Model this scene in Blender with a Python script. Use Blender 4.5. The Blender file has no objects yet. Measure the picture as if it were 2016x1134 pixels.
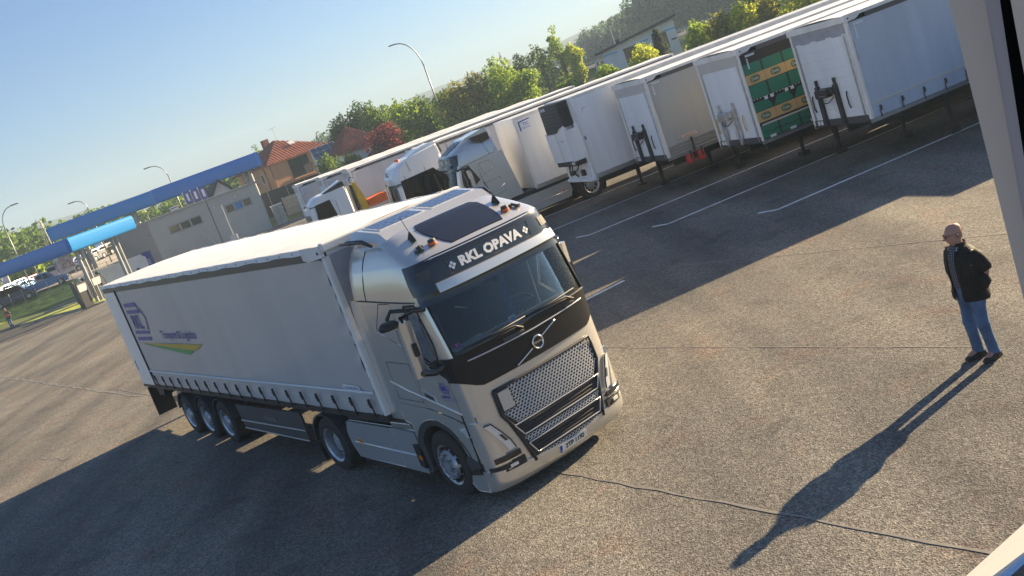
import bpy, math, random
from mathutils import Vector, Matrix
from mathutils.geometry import tessellate_polygon
random.seed(7)
sc = bpy.context.scene
COL = sc.collection
PI = math.pi
def R(d): return math.radians(d)

# ------------------------------------------------------------------ camera, sky, sun, exposure
cam = bpy.data.objects.new('camera', bpy.data.cameras.new('camera')); COL.objects.link(cam)
PITCH, ROLL = R(10.855), R(20.065)
Fv = Vector((0, math.cos(PITCH), -math.sin(PITCH))); Rv = Vector((1, 0, 0)); Uv = Rv.cross(Fv)
r_ = Rv*math.cos(ROLL) - Uv*math.sin(ROLL); u_ = Uv*math.cos(ROLL) + Rv*math.sin(ROLL)
cam.matrix_world = Matrix(((r_.x, u_.x, -Fv.x, 0), (r_.y, u_.y, -Fv.y, 0), (r_.z, u_.z, -Fv.z, 5.18), (0, 0, 0, 1)))
cam.data.sensor_width = 36; cam.data.lens = 1962.4/2016*36
cam.data.clip_start = 0.05; cam.data.clip_end = 4000
sc.camera = cam
SUN_AZ, SUN_EL = R(32.3), R(19.7)            # direction towards the sun, angle from +X towards +Y
w = bpy.data.worlds.new('World'); sc.world = w; w.use_nodes = True
nt = w.node_tree; bg = nt.nodes['Background']
sky = nt.nodes.new('ShaderNodeTexSky'); sky.sky_type = 'NISHITA'; sky.sun_disc = False
sky.sun_elevation = SUN_EL; sky.sun_rotation = R(90) - SUN_AZ
sky.air_density = 1.0; sky.dust_density = 1.1; sky.ozone_density = 3.0; sky.altitude = 300
tn = nt.nodes.new('ShaderNodeMix'); tn.data_type = 'RGBA'; tn.blend_type = 'MULTIPLY'; tn.inputs[0].default_value = 1; tn.inputs[7].default_value = (.85, .98, 1.17, 1)
nt.links.new(sky.outputs[0], tn.inputs[6]); nt.links.new(tn.outputs[2], bg.inputs[0]); bg.inputs[1].default_value = 0.042
sl = bpy.data.lights.new('sun', 'SUN'); sl.energy = 4.8; sl.angle = R(0.5); sl.color = (1.0, 0.77, 0.47)
so = bpy.data.objects.new('sun', sl); COL.objects.link(so)
sd = Vector((math.cos(SUN_EL)*math.cos(SUN_AZ), math.cos(SUN_EL)*math.sin(SUN_AZ), math.sin(SUN_EL)))
so.rotation_euler = (-sd).to_track_quat('-Z', 'Y').to_euler(); so.location = sd*200
sc.view_settings.view_transform = 'Standard'; sc.view_settings.look = 'None'
sc.view_settings.exposure = 1.75; sc.view_settings.gamma = 1
sc.render.engine = 'CYCLES'
sc.cycles.volume_bounces = 0; sc.cycles.transparent_max_bounces = 12

# ------------------------------------------------------------------ materials
MATS = {}
def mat(name, col, rough=0.5, metal=0.0, var=0.0, scale=5.0, bump=0.0, bscale=40.0, coat=0.0, spec=0.5, dirt=None, streak=False):
    if name in MATS: return MATS[name]
    m = bpy.data.materials.new(name); m.use_nodes = True; n = m.node_tree; b = n.nodes['Principled BSDF']
    b.inputs['Base Color'].default_value = (*col, 1); b.inputs['Roughness'].default_value = rough
    b.inputs['Metallic'].default_value = metal; b.inputs['Coat Weight'].default_value = coat
    b.inputs['Coat Roughness'].default_value = 0.06; b.inputs['Specular IOR Level'].default_value = spec
    tc = n.nodes.new('ShaderNodeTexCoord')
    src = tc.outputs['Object']
    if var > 0:
        no = n.nodes.new('ShaderNodeTexNoise'); no.inputs['Scale'].default_value = scale; no.inputs['Detail'].default_value = 6
        if streak:
            mp = n.nodes.new('ShaderNodeMapping'); mp.inputs['Scale'].default_value = (1, 1, .13); n.links.new(src, mp.inputs[0]); n.links.new(mp.outputs[0], no.inputs['Vector']); no.inputs['Roughness'].default_value = .65
        else: n.links.new(src, no.inputs['Vector'])
        rp = n.nodes.new('ShaderNodeValToRGB')
        d = dirt or tuple(c*(1-var) for c in col)
        rp.color_ramp.elements[0].color = (*d, 1); rp.color_ramp.elements[0].position = .3
        rp.color_ramp.elements[1].color = (*[min(1, c*(1+var*.35)) for c in col], 1); rp.color_ramp.elements[1].position = .68
        n.links.new(no.outputs['Fac'], rp.inputs['Fac']); n.links.new(rp.outputs['Color'], b.inputs['Base Color'])
        mr = n.nodes.new('ShaderNodeMapRange'); mr.inputs[3].default_value = min(1, rough+.12); mr.inputs[4].default_value = max(.02, rough-.06)
        n.links.new(no.outputs['Fac'], mr.inputs[0]); n.links.new(mr.outputs[0], b.inputs['Roughness'])
    if bump > 0:
        nb = n.nodes.new('ShaderNodeTexNoise'); nb.inputs['Scale'].default_value = bscale; nb.inputs['Detail'].default_value = 4
        n.links.new(src, nb.inputs['Vector'])
        bp = n.nodes.new('ShaderNodeBump'); bp.inputs['Strength'].default_value = bump; bp.inputs['Distance'].default_value = .02
        n.links.new(nb.outputs['Fac'], bp.inputs['Height']); n.links.new(bp.outputs[0], b.inputs['Normal'])
    MATS[name] = m; return m

def asphalt():
    m = bpy.data.materials.new('asphalt'); m.use_nodes = True; n = m.node_tree; L = n.links.new; b = n.nodes['Principled BSDF']
    tc = n.nodes.new('ShaderNodeTexCoord')
    def noise(s, d=5, sc_=None):
        x = n.nodes.new('ShaderNodeTexNoise'); x.inputs['Scale'].default_value = s; x.inputs['Detail'].default_value = d
        if sc_:
            mp = n.nodes.new('ShaderNodeMapping'); mp.inputs['Rotation'].default_value = (0, 0, R(-56)*-1); mp.inputs['Scale'].default_value = sc_
            L(tc.outputs['Object'], mp.inputs[0]); L(mp.outputs[0], x.inputs['Vector'])
        else: L(tc.outputs['Object'], x.inputs['Vector'])
        return x
    def ramp(x, p0, c0, p1, c1):
        r = n.nodes.new('ShaderNodeValToRGB'); r.color_ramp.elements[0].position = p0; r.color_ramp.elements[1].position = p1
        r.color_ramp.elements[0].color = (*c0, 1); r.color_ramp.elements[1].color = (*c1, 1); L(x, r.inputs['Fac']); return r
    def mul(a, c, f=1.0, mode='MULTIPLY'):
        x = n.nodes.new('ShaderNodeMix'); x.data_type = 'RGBA'; x.blend_type = mode; x.inputs[0].default_value = f; L(a, x.inputs[6]); L(c, x.inputs[7]); return x.outputs[2]
    # stone chips
    v = n.nodes.new('ShaderNodeTexVoronoi'); v.inputs['Scale'].default_value = 58; L(tc.outputs['Object'], v.inputs['Vector'])
    sep = n.nodes.new('ShaderNodeSeparateColor'); L(v.outputs['Color'], sep.inputs[0])
    chips = ramp(sep.outputs[0], .0, (.085, .082, .077), 1.0, (.30, .29, .265))
    v2 = n.nodes.new('ShaderNodeTexVoronoi'); v2.inputs['Scale'].default_value = 23; L(tc.outputs['Object'], v2.inputs['Vector'])
    sep2 = n.nodes.new('ShaderNodeSeparateColor'); L(v2.outputs['Color'], sep2.inputs[0])
    c2 = ramp(sep2.outputs[1], 0, (.74, .74, .74), 1, (1.26, 1.25, 1.22)); base = mul(chips.outputs[0], c2.outputs[0])
    big = ramp(noise(.16, 6).outputs['Fac'], .3, (.66, .67, .69), .7, (1.16, 1.13, 1.07)); base = mul(base, big.outputs[0])
    st = ramp(noise(.5, 7, (1, .16, 1)).outputs['Fac'], .38, (.62, .62, .64), .58, (1.08, 1.06, 1.02)); base = mul(base, st.outputs[0])
    sp = ramp(noise(1.1, 8).outputs['Fac'], .34, (.38, .38, .40), .43, (1, 1, 1)); base = mul(base, sp.outputs[0], .35)
    rd = ramp(noise(.9, 3).outputs['Fac'], .56, (1, 1, 1), .72, (1.16, .90, .86)); base = mul(base, rd.outputs[0], .8)
    L(base, b.inputs['Base Color']); b.inputs['Roughness'].default_value = .88; b.inputs['Specular IOR Level'].default_value = .28
    bp = n.nodes.new('ShaderNodeBump'); bp.inputs['Strength'].default_value = .7; bp.inputs['Distance'].default_value = .008
    L(v.outputs['Distance'], bp.inputs['Height']); L(bp.outputs[0], b.inputs['Normal'])
    return m

def foliage(name, c1, c2, c3=None):
    if name in MATS: return MATS[name]
    m = bpy.data.materials.new(name); m.use_nodes = True; n = m.node_tree; L = n.links.new
    b = n.nodes['Principled BSDF']; out = n.nodes['Material Output']
    g = n.nodes.new('ShaderNodeNewGeometry'); r = n.nodes.new('ShaderNodeValToRGB')
    r.color_ramp.elements[0].color = (*c1, 1); r.color_ramp.elements[1].color = (*c2, 1)
    if c3: e = r.color_ramp.elements.new(.5); e.color = (*c3, 1)
    L(g.outputs['Random Per Island'], r.inputs['Fac'])
    L(r.outputs[0], b.inputs['Base Color']); b.inputs['Roughness'].default_value = .6; b.inputs['Specular IOR Level'].default_value = .25
    t = n.nodes.new('ShaderNodeBsdfTranslucent'); L(r.outputs[0], t.inputs['Color'])
    mx = n.nodes.new('ShaderNodeMixShader'); mx.inputs[0].default_value = .55
    L(b.outputs[0], mx.inputs[1]); L(t.outputs[0], mx.inputs[2]); L(mx.outputs[0], out.inputs['Surface'])
    MATS[name] = m; return m

def glass(name, tint=(.25, .3, .3), trans=.75, rough=.02):
    if name in MATS: return MATS[name]
    m = bpy.data.materials.new(name); m.use_nodes = True; n = m.node_tree; L = n.links.new; out = n.nodes['Material Output']
    n.nodes.remove(n.nodes['Principled BSDF'])
    tr = n.nodes.new('ShaderNodeBsdfTransparent'); tr.inputs[0].default_value = (*tint, 1)
    gl = n.nodes.new('ShaderNodeBsdfGlossy'); gl.inputs['Roughness'].default_value = rough; gl.inputs[0].default_value = (1, 1, 1, 1)
    fr = n.nodes.new('ShaderNodeFresnel'); fr.inputs[0].default_value = 1.42
    mx = n.nodes.new('ShaderNodeMixShader'); L(fr.outputs[0], mx.inputs[0]); L(tr.outputs[0], mx.inputs[1]); L(gl.outputs[0], mx.inputs[2])
    L(mx.outputs[0], out.inputs['Surface']); MATS[name] = m; return m

M = dict(
 asphalt=asphalt(),
 paint=mat('road paint white', (.82, .82, .80), .7, var=.25, scale=3.0, bump=.3),
 champ=mat('champagne metallic paint', (.67, .65, .60), .24, .55, coat=.8),
 silver=mat('silver metallic paint', (.60, .60, .60), .28, .55, coat=.8),
 white=mat('white paint', (.86, .86, .85), .34, var=.10, scale=1.6, coat=.25, streak=True),
 whitedirty=mat('weathered white aluminium', (.80, .78, .74), .5, var=.22, scale=2.5, streak=True),
 tarp=mat('white roof tarpaulin', (.84, .84, .82), .55, var=.10, scale=1.2, bump=.5, bscale=2.5),
 curtain=mat('grey curtain tarpaulin', (.53, .50, .48), .40, var=.09, scale=.9, bump=.7, bscale=1.3, coat=.15, streak=True),
 curtainb=mat('blue grey curtain tarpaulin', (.46, .52, .62), .42, var=.16, scale=1.3, bump=.7, bscale=1.4, coat=.15, streak=True),
 curtaing=mat('pale green grey curtain tarpaulin', (.40, .42, .41), .40, var=.15, scale=1.2, bump=.5, bscale=2, streak=True),
 curtainl=mat('light grey curtain tarpaulin', (.48, .49, .54), .5, var=.18, scale=1.3, bump=.7, bscale=2, streak=True),
 panel=mat('bulkhead panel aluminium', (.78, .82, .86), .35, .1, var=.12, scale=2, streak=True),
 valance=mat('dark grey valance tarpaulin', (.36, .37, .40), .5, var=.2, scale=4, bump=.8, bscale=5),
 rail=mat('dark anodised rail', (.07, .075, .085), .4, .3),
 alu=mat('bare aluminium', (.55, .55, .54), .32, .85, var=.2, scale=6),
 chrome=mat('chrome', (.8, .8, .8), .12, 1.0),
 blackg=mat('gloss black plastic', (.012, .013, .017), .16, coat=.5), frontb=mat('satin charcoal paint', (.010, .010, .013), .34, spec=.35),
 black=mat('matt black plastic', (.02, .02, .022), .55, var=.2, scale=6),
 dgrey=mat('dark grey plastic', (.055, .055, .06), .6),
 chassis=mat('black chassis steel', (.018, .018, .018), .6, var=.3, scale=5),
 rubber=mat('tyre rubber', (.018, .018, .018), .82, var=.4, scale=9, dirt=(.035, .032, .028)),
 steel=mat('wheel steel', (.50, .51, .54), .36, .6, var=.3, scale=8),
 glassd=glass('cab glass', (.74, .78, .78)),
 glassc=glass('dark car glass', (.06, .07, .08)),
 navy=mat('navy blue print', (.035, .04, .30), .5), purple=mat('violet print', (.12, .10, .33), .5),
 yellow=mat('yellow print', (.62, .42, .05), .5), green=mat('green print', (.10, .38, .13), .5),
 lamp=mat('clear lamp lens', (.75, .77, .8), .12, .3, coat=.8), amber=mat('amber lens', (.75, .20, .02), .25, coat=.6),
 red=mat('red paint', (.50, .03, .03), .4, var=.2), redlens=mat('red lens', (.35, .01, .01), .25, coat=.5),
 orange=mat('orange paint', (.75, .16, .03), .45, var=.1), yel=mat('yellow crane paint', (.68, .46, .03), .45, var=.2),
 solar=mat('solar cell blue', (.012, .018, .06), .14, .2, coat=.8), hatch=mat('tinted roof hatch', (.012, .017, .035), .35, spec=.3),
 seat=mat('dark seat fabric', (.07, .08, .11), .9), bluef=mat('blue curtain fabric', (.04, .12, .30), .85, var=.4, scale=9), dash=mat('dashboard plastic', (.13, .14, .13), .6),
 paper=mat('white paper', (.75, .78, .8), .6), rope=mat('cream strap webbing', (.62, .58, .47), .8),
 skin=mat('skin', (.45, .23, .16), .55, var=.1, scale=12), jeans=mat('blue denim', (.085, .15, .27), .85, var=.4, scale=6, bump=.5, bscale=60),
 jacket=mat('black jacket cloth', (.008, .0075, .007), .7, spec=.25, bump=.6, bscale=14), shoe=mat('black leather', (.015, .015, .015), .45),
 kerb=mat('concrete kerb', (.36, .35, .32), .85, var=.25, scale=3), concrete=mat('precast concrete', (.38, .37, .34), .85, var=.2, scale=2),
 galv=mat('galvanised steel', (.34, .35, .35), .42, .7, var=.15, scale=3), whitem=mat('white coated steel', (.6, .6, .6), .4),
 blueb=mat('deep blue fascia', (.010, .17, .56), .42, coat=.2), bluel=mat('light blue and sunlit fascia', (.03, .30, .72), .3, coat=.5), bluem=mat('mid blue and lit fascia', (.025, .23, .60), .4),
 wallg=mat('grey render', (.43, .43, .405), .8, var=.08, scale=.8), wallgd=mat('taupe render', (.34, .315, .30), .8, var=.08, scale=.8),
 walla=mat('apricot render', (.58, .30, .16), .85, var=.1, scale=.7), wallw=mat('white render', (.66, .67, .7), .85, var=.12, scale=.8),
 foam=mat('light blue insulation band', (.08, .45, .75), .7), darkroof=mat('dark roof slates', (.05, .05, .06), .7, var=.2, scale=2),
 tile=mat('terracotta roof tile', (.44, .13, .06), .8, var=.3, scale=1.6), tiled=mat('dark red and shaded roof tile', (.27, .07, .05), .8, var=.3, scale=1.6),
 winw=mat('window frame white', (.6, .6, .6), .5), windark=mat('dark window glass', (.02, .025, .03), .08, coat=.5),
 grass=mat('mown grass', (.46, .50, .09), .9, var=.35, scale=1.4, bump=.6, bscale=9, dirt=(.20, .26, .05)), meadow=mat('rough meadow grass', (.12, .16, .04), .95, var=.45, scale=.12, bump=1.0, bscale=3),
 bark=mat('bark', (.09, .065, .045), .9, var=.3, scale=4), gravel=mat('pale gravel', (.38, .35, .30), .9, var=.3, scale=.7, bump=.8, bscale=12),
 sealer=mat('bitumen joint sealer', (.22, .205, .18), .6, var=.3, scale=9), frame=mat('taupe window frame', (.64, .51, .40), .5), framel=mat('lilac grey window frame', (.62, .54, .52), .45),
 sill=mat('white window sill', (.66, .63, .57), .5, var=.05), sillb=mat('blue film edge', (.18, .36, .60), .5), gasket=mat('black rubber gasket', (.008, .008, .008), .7),
)
M['champ2'] = M['champ']

# ------------------------------------------------------------------ mesh helpers
class MB:
    def __init__(s): s.v = []; s.f = []; s.mi = []
    def add(s, vs, fs, mi=0):
        o = len(s.v); s.v += [tuple(p) for p in vs]; s.f += [tuple(i+o for i in f) for f in fs]; s.mi += [mi]*len(fs); return s
    def box(s, lo, hi, mi=0, rz=0, c=None):
        x0, y0, z0 = lo; x1, y1, z1 = hi
        vs = [(x0, y0, z0), (x1, y0, z0), (x1, y1, z0), (x0, y1, z0), (x0, y0, z1), (x1, y0, z1), (x1, y1, z1), (x0, y1, z1)]
        if rz:
            c = c or ((x0+x1)/2, (y0+y1)/2); ca, sa = math.cos(rz), math.sin(rz)
            vs = [(c[0]+(x-c[0])*ca-(y-c[1])*sa, c[1]+(x-c[0])*sa+(y-c[1])*ca, z) for x, y, z in vs]
        return s.add(vs, [(0, 3, 2, 1), (4, 5, 6, 7), (0, 1, 5, 4), (1, 2, 6, 5), (2, 3, 7, 6), (3, 0, 4, 7)], mi)
    def poly(s, loops, fn, d0, d1, mi=0):
        """2D polygon (first loop outer, others holes) extruded between depth d0 and d1; fn(a, b, d) gives the point"""
        flat = [p for l in loops for p in l]; n = len(flat)
        tris = tessellate_polygon([[Vector((p[0], p[1], 0)) for p in l] for l in loops])
        vs = [fn(p[0], p[1], d0) for p in flat]+[fn(p[0], p[1], d1) for p in flat]
        fs = [tuple(t) for t in tris]+[tuple(i+n for i in reversed(t)) for t in tris]
        k = 0
        for l in loops:
            m = len(l)
            for i in range(m): a, b = k+i, k+(i+1) % m; fs.append((a, b, b+n, a+n))
            k += m
        return s.add(vs, fs, mi)
    def tube(s, pts, r, n=8, mi=0, cap=True):
        pts = [Vector(p) for p in pts]; rs = r if isinstance(r, (list, tuple)) else [r]*len(pts)
        o = len(s.v); vs = []; fs = []
        ref = None
        for i, p in enumerate(pts):
            t = (pts[min(i+1, len(pts)-1)]-pts[max(i-1, 0)]).normalized()
            if ref is None: ref = Vector((0, 0, 1)) if abs(t.z) < .9 else Vector((1, 0, 0))
            a = t.cross(ref).normalized(); b = t.cross(a).normalized(); ref = -b if False else ref
            for j in range(n):
                an = 2*PI*j/n; vs.append(p+(a*math.cos(an)+b*math.sin(an))*rs[i])
        m = len(pts)
        for i in range(m-1):
            for j in range(n): k = (j+1) % n; fs.append((i*n+j, i*n+k, (i+1)*n+k, (i+1)*n+j))
        if cap: fs.append(tuple(range(n-1, -1, -1))); fs.append(tuple((m-1)*n+j for j in range(n)))
        return s.add(vs, fs, mi)
    def lathe(s, prof, n=24, c=(0, 0, 0), ax='y', mi=0):
        """prof: list of (radius, offset along axis)"""
        vs = []; fs = []
        for r, h in prof:
            for j in range(n):
                a = 2*PI*j/n; ca, sa = r*math.cos(a), r*math.sin(a)
                vs.append({'y': (c[0]+ca, c[1]+h, c[2]+sa), 'z': (c[0]+ca, c[1]+sa, c[2]+h), 'x': (c[0]+h, c[1]+ca, c[2]+sa)}[ax])
        m = len(prof)
        for i in range(m-1):
            for j in range(n): k = (j+1) % n; fs.append((i*n+j, i*n+k, (i+1)*n+k, (i+1)*n+j))
        return s.add(vs, fs, mi)
    def grid(s, rows, mi=0, skip=None, closed=False):
        """rows: list of equally long lists of points"""
        n = len(rows[0]); vs = [p for r in rows for p in r]; fs = []
        for i in range(len(rows)-1):
            for j in range(n if closed else n-1):
                if skip and skip(i, j): continue
                k = (j+1) % n; fs.append((i*n+j, i*n+k, (i+1)*n+k, (i+1)*n+j))
        return s.add(vs, fs, mi)
    def shell(s, rows_out, rows_in, mi=0):
        """closed patch with thickness"""
        n = len(rows_out[0]); m = len(rows_out); s.grid(rows_out, mi)
        s.grid([list(reversed(r)) for r in rows_in], mi)
        e = [(rows_out[0], rows_in[0]), (rows_out[-1], rows_in[-1]), ([r[0] for r in rows_out], [r[0] for r in rows_in]), ([r[-1] for r in rows_out], [r[-1] for r in rows_in])]
        for a, b in e: s.grid([a, b], mi)
        return s
    def build(s, name, mats, parent=None, smooth=False, bevel=0, sub=0, kind=None, weld=False):
        me = bpy.data.meshes.new(name); me.from_pydata([tuple(p) for p in s.v], [], s.f); me.update()
        mats = mats if isinstance(mats, (list, tuple)) else [mats]
        for m in mats: me.materials.append(M[m] if isinstance(m, str) else m)
        if len(mats) > 1: me.polygons.foreach_set('material_index', s.mi)
        o = bpy.data.objects.new(name, me); COL.objects.link(o)
        if parent: o.parent = parent
        if smooth:
            if smooth is True: me.polygons.foreach_set('use_smooth', [True]*len(me.polygons))
            else:
                me.polygons.foreach_set('use_smooth', [True]*len(me.polygons)); me.set_sharp_from_angle(angle=R(smooth))
        if weld: md = o.modifiers.new('weld', 'WELD'); md.merge_threshold = .0015
        if bevel: md = o.modifiers.new('bevel', 'BEVEL'); md.width = bevel; md.segments = 2; md.limit_method = 'ANGLE'; md.angle_limit = R(35)
        if sub: md = o.modifiers.new('sub', 'SUBSURF'); md.levels = sub; md.render_levels = sub
        if kind: o['kind'] = kind
        return o
def thing(name, label, cat, loc=(0, 0, 0), rz=0, group=None):
    o = bpy.data.objects.new(name, None); COL.objects.link(o); o.empty_display_size = .3
    o.location = loc; o.rotation_euler = (0, 0, rz); return tag(o, label, cat, group)
def tag(o, label, cat, group=None):
    o['label'] = label; o['category'] = cat
    if group: o['group'] = group
    return o
def dup(o, loc=None, rz=None, label=None, parent=None, top=True):
    c = o.copy(); COL.objects.link(c)
    if parent: c.parent = parent
    for ch in list(o.children): dup(ch, parent=c, top=False)
    if loc is not None: c.location = loc
    if rz is not None: c.rotation_euler = (0, 0, rz)
    if label: c['label'] = label
    return c
def XZ(y, sgn=1):                                    # polygon in x,z ; depth along y
    return lambda a, b, d: (a, y+d*sgn, b)
def text_mesh(txt, size, fn, mat_, name, parent, align='CENTER', thick=.02, sx=1.0, bold=.0, shear=0):
    cu = bpy.data.curves.new('t', 'FONT'); cu.body = txt; cu.size = size; cu.align_x = align; cu.align_y = 'CENTER'; cu.offset = bold; cu.shear = shear; cu.resolution_u = 2
    ob = bpy.data.objects.new('t', cu); COL.objects.link(ob)
    dg = bpy.context.evaluated_depsgraph_get(); me = bpy.data.meshes.new_from_object(ob.evaluated_get(dg))
    vs = [v.co.copy() for v in me.vertices]; fs = [tuple(p.vertices) for p in me.polygons]
    bpy.data.objects.remove(ob); bpy.data.curves.remove(cu); bpy.data.meshes.remove(me)
    return MB().add([fn(v.x*sx, v.y) for v in vs], fs).build(name, mat_, parent)

# ------------------------------------------------------------------ ground and setting
G = (math.cos(R(-56)), math.sin(R(-56)))      # paving joint direction
BAY = R(14.2)
BX, BY = math.cos(BAY), math.sin(BAY)
g = MB()
def smooth01(t): t = max(0, min(1, t)); return t*t*(3-2*t)
def terrain(x, y):
    D = math.hypot(x, y); az = math.degrees(math.atan2(x, y)); h = 0
    if D > 97: h += smooth01((-16.5-az)/3)*(smooth01((D-107.5)/8)*1.9+smooth01((D-118)/30)*.9)
    if D > 100: h += smooth01((az+14)/4)*smooth01((D-104)/14)*.6
    if D > 300: h += smooth01((D-300)/300)*4
    return h
# yard slab as one sheet out to the horizon: fine near, coarse far
def ring(ds, azs, mi): g.grid([[(d*math.sin(R(a)), d*math.cos(R(a)), terrain(d*math.sin(R(a)), d*math.cos(R(a)))) for a in azs] for d in ds], mi)
azs = [-180+4*i for i in range(91)]; azs = sorted(set(azs+[a/2 for a in range(-90, 91)]))
ring([0.01, 20, 60, 88], azs, 0)
gm = g.build('yard_asphalt', ['asphalt']); gm['kind'] = 'structure'
g = MB(); ring([88, 92, 96, 98, 100, 102, 104, 107, 110, 114, 118, 124, 130, 140, 160, 200, 260, 340, 450, 600, 900, 1500, 3000], azs, 0)
gm = g.build('meadow', ['meadow'], smooth=True); gm['kind'] = 'structure'
# asphalt continues under the filling station as a sheet 4 mm above the meadow
MB().add([(-70, 40, .004), (16, 84, .004), (-12, 108, .004), (-24, 104, .004), (-33, 99, .004), (-41, 90.0, .004), (-60, 72, .004)], [(0, 1, 2, 3, 4, 5, 6)]).build('station_forecourt', 'asphalt')['kind'] = 'structure'
_p = lambda a, D: (D*math.sin(R(a)), D*math.cos(R(a)), .010)
MB().grid([[_p(a, D0+(D1-D0)*t) for a, D0, D1 in ((-38, 86, 112.2), (-31, 86, 111), (-27, 87, 110), (-25, 88.5, 109), (-23, 92, 107.5), (-21.3, 94, 105.8), (-19.5, 97, 104.5))] for t in (0, .5, 1)]).build('exit_road', mat('dark asphalt', (.045, .045, .05), .85, var=.2, scale=3, bump=.6, bscale=30))['kind'] = 'structure'  # one even dark colour over the whole road band

def strip(a, b, wd, z=.004, wob=0, n=1):
    a = Vector((a[0], a[1], 0)); b = Vector((b[0], b[1], 0)); d = (b-a); nn = Vector((-d.y, d.x, 0)).normalized(); rows = []
    for i in range(n+1):
        t = i/n; c = a.lerp(b, t)+nn*(random.uniform(-wob, wob)); k = wd*(1+random.uniform(-.5, .5)*(wob > 0))/2
        rows.append([(c.x+nn.x*k, c.y+nn.y*k, z), (c.x-nn.x*k, c.y-nn.y*k, z)])
    return rows
# bay lines with their short return marks
ends = [(9.1, 21.3), (6.97, 24.66), (4.81, 28.02), (2.85, 30.87), (.78, 34.2), (-1.25, 37.5), (-3.3, 40.9), (-5.35, 44.4), (-7.4, 47.9)]
for i, (x, y) in enumerate(ends):
    if i == 0: continue
    mb = MB(); mb.grid(strip((x, y), (x+17*BX, y+17*BY), .14, .004))
    mb.grid(strip((x-.40*G[0]*0-.38, y+.42), (x+.02, y-.02), .13, .005))
    mb.build('bay_line', 'paint')['kind'] = 'structure'
mb = MB(); mb.grid(strip((1.2, 22.35), (2.55, 23.05), .12)); mb.build('lane_mark', 'paint')['kind'] = 'structure'
# paving joints and cracks
def joint(a, b, wd, wob, n): MB().grid(strip(a, b, wd, .006, wob, n)).build('joint_seal', 'sealer')['kind'] = 'structure'
joint((-14.5, 35.0), (3.4, 7.45), .035, .02, 90)
joint((-33, 61.5), (-12.2, 31.2), .09, .06, 60)
joint((2.3, 24.7), (9.2, 14.9), .022, .015, 30)
joint((-.6, 20.9), (5.4, 12.2), .022, .015, 40)
joint((4.1, 29.2), (11.0, 18.6), .018, .02, 30)
joint((-14.0, 27.2), (-12.5, 25.8), .06, .10, 14); joint((-16.2, 26.8), (-14.6, 25.5), .05, .12, 14); joint((-19, 34), (-14.5, 32.6), .04, .12, 20); joint((-25, 41), (-17, 38.5), .05, .15, 30)

# ------------------------------------------------------------------ wheels
def wheel(parent, x, y, side, kind='steer', r=.505, w=.30, rim='steel', steer=0):
    """side: +1 faces +y, -1 faces -y. y = outer face of the tyre"""
    s = side; c = (0, 0, 0)
    tp = [(r*.60, -.02), (r*.72, .0), (r*.90, -.012), (r*.965, -.03), (r, -.055), (r, -w+.055), (r*.965, -w+.03), (r*.90, -w), (r*.6, -w)]
    mb = MB().lathe([(a, b*s) for a, b in tp], 40)
    for k in range(3):                                             # tread grooves as thin rings
        off = -(.09+k*(w-.18)/2); mb.lathe([(r+.004, (off-.012)*s), (r+.004, (off+.012)*s)], 40)
    t = mb.build('wheel', 'rubber', parent, smooth=40); t.location = (x, y, r); t.rotation_euler = (0, 0, steer)
    m = MB()
    if kind == 'drive': prof = [(r*.63, -.005), (r*.60, -.02), (r*.565, -.03), (r*.55, -.15), (r*.50, -.17), (r*.34, -.17), (r*.34, -.11), (r*.30, -.10), (0.001, -.10)]
    elif kind == 'trail': prof = [(r*.63, -.005), (r*.60, -.02), (r*.56, -.03), (r*.54, -.10), (r*.46, -.12), (r*.34, -.11), (r*.30, -.02), (r*.26, .0), (0.001, .0)]
    else: prof = [(r*.63, .0), (r*.60, -.015), (r*.565, -.02), (r*.55, -.06), (r*.52, -.07), (r*.46, -.03), (r*.40, .035), (r*.30, .045), (r*.29, .02), (r*.18, .02), (r*.18, .06), (0.001, .06)]
    m.lathe([(a, b*s) for a, b in prof], 40)
    rm = m.build('rim', rim, t, smooth=40)
    m2 = MB(); n = 10
    rr = r*(.38 if kind != 'trail' else .40); dd = {'steer': .045, 'drive': -.165, 'trail': -.105}[kind]
    for k in range(n):
        a = 2*PI*k/n; m2.lathe([(.019, 0), (.019, .03*s), (.001, .034*s)], 6, (rr*math.cos(a), dd*s, rr*math.sin(a)))
    m2.build('wheel_nuts', 'chrome', t, kind='stuff')
    m3 = MB(); rh = r*(.475 if kind != 'drive' else .45); dh = {'steer': -.02, 'drive': -.158, 'trail': -.104}[kind]
    for k in range(n):
        a = 2*PI*(k+.5)/n; m3.lathe([(.05, (dh-.02)*s), (.05, (dh+.012)*s), (.001, (dh+.013)*s)], 8, (rh*math.cos(a), 0, rh*math.sin(a)))
    m3.build('hand_holes', 'gasket', t, kind='stuff')
    return t

# ------------------------------------------------------------------ long haul tractor with tall cab
def interp(z, tab):
    if z <= tab[0][0]: return tab[0][1]
    for (a, b), (c, d) in zip(tab, tab[1:]):
        if z <= c: return b+(d-b)*(z-a)/(c-a)
    return tab[-1][1]
ZC = [(.18, -.24), (.24, -.17), (.34, -.12), (.5, -.10), (1.1, -.10), (1.6, -.12), (2.15, -.13), (2.95, -.33), (3.05, -.33), (3.44, -.40), (3.50, -.48), (3.59, -.66), (3.68, -.85), (3.80, -1.10), (3.88, -1.48), (3.94, -2.05), (3.97, -2.13)]
WZ = [(0, 1.25), (2.9, 1.25), (3.2, 1.235), (3.45, 1.19), (3.62, 1.12), (3.75, 1.03), (3.86, .90), (3.97, .72)]
RZ = [(0, .34), (2.0, .34), (2.3, .28), (2.9, .30), (3.1, .42), (3.5, .50), (3.7, .55), (3.97, .2)]
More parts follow.
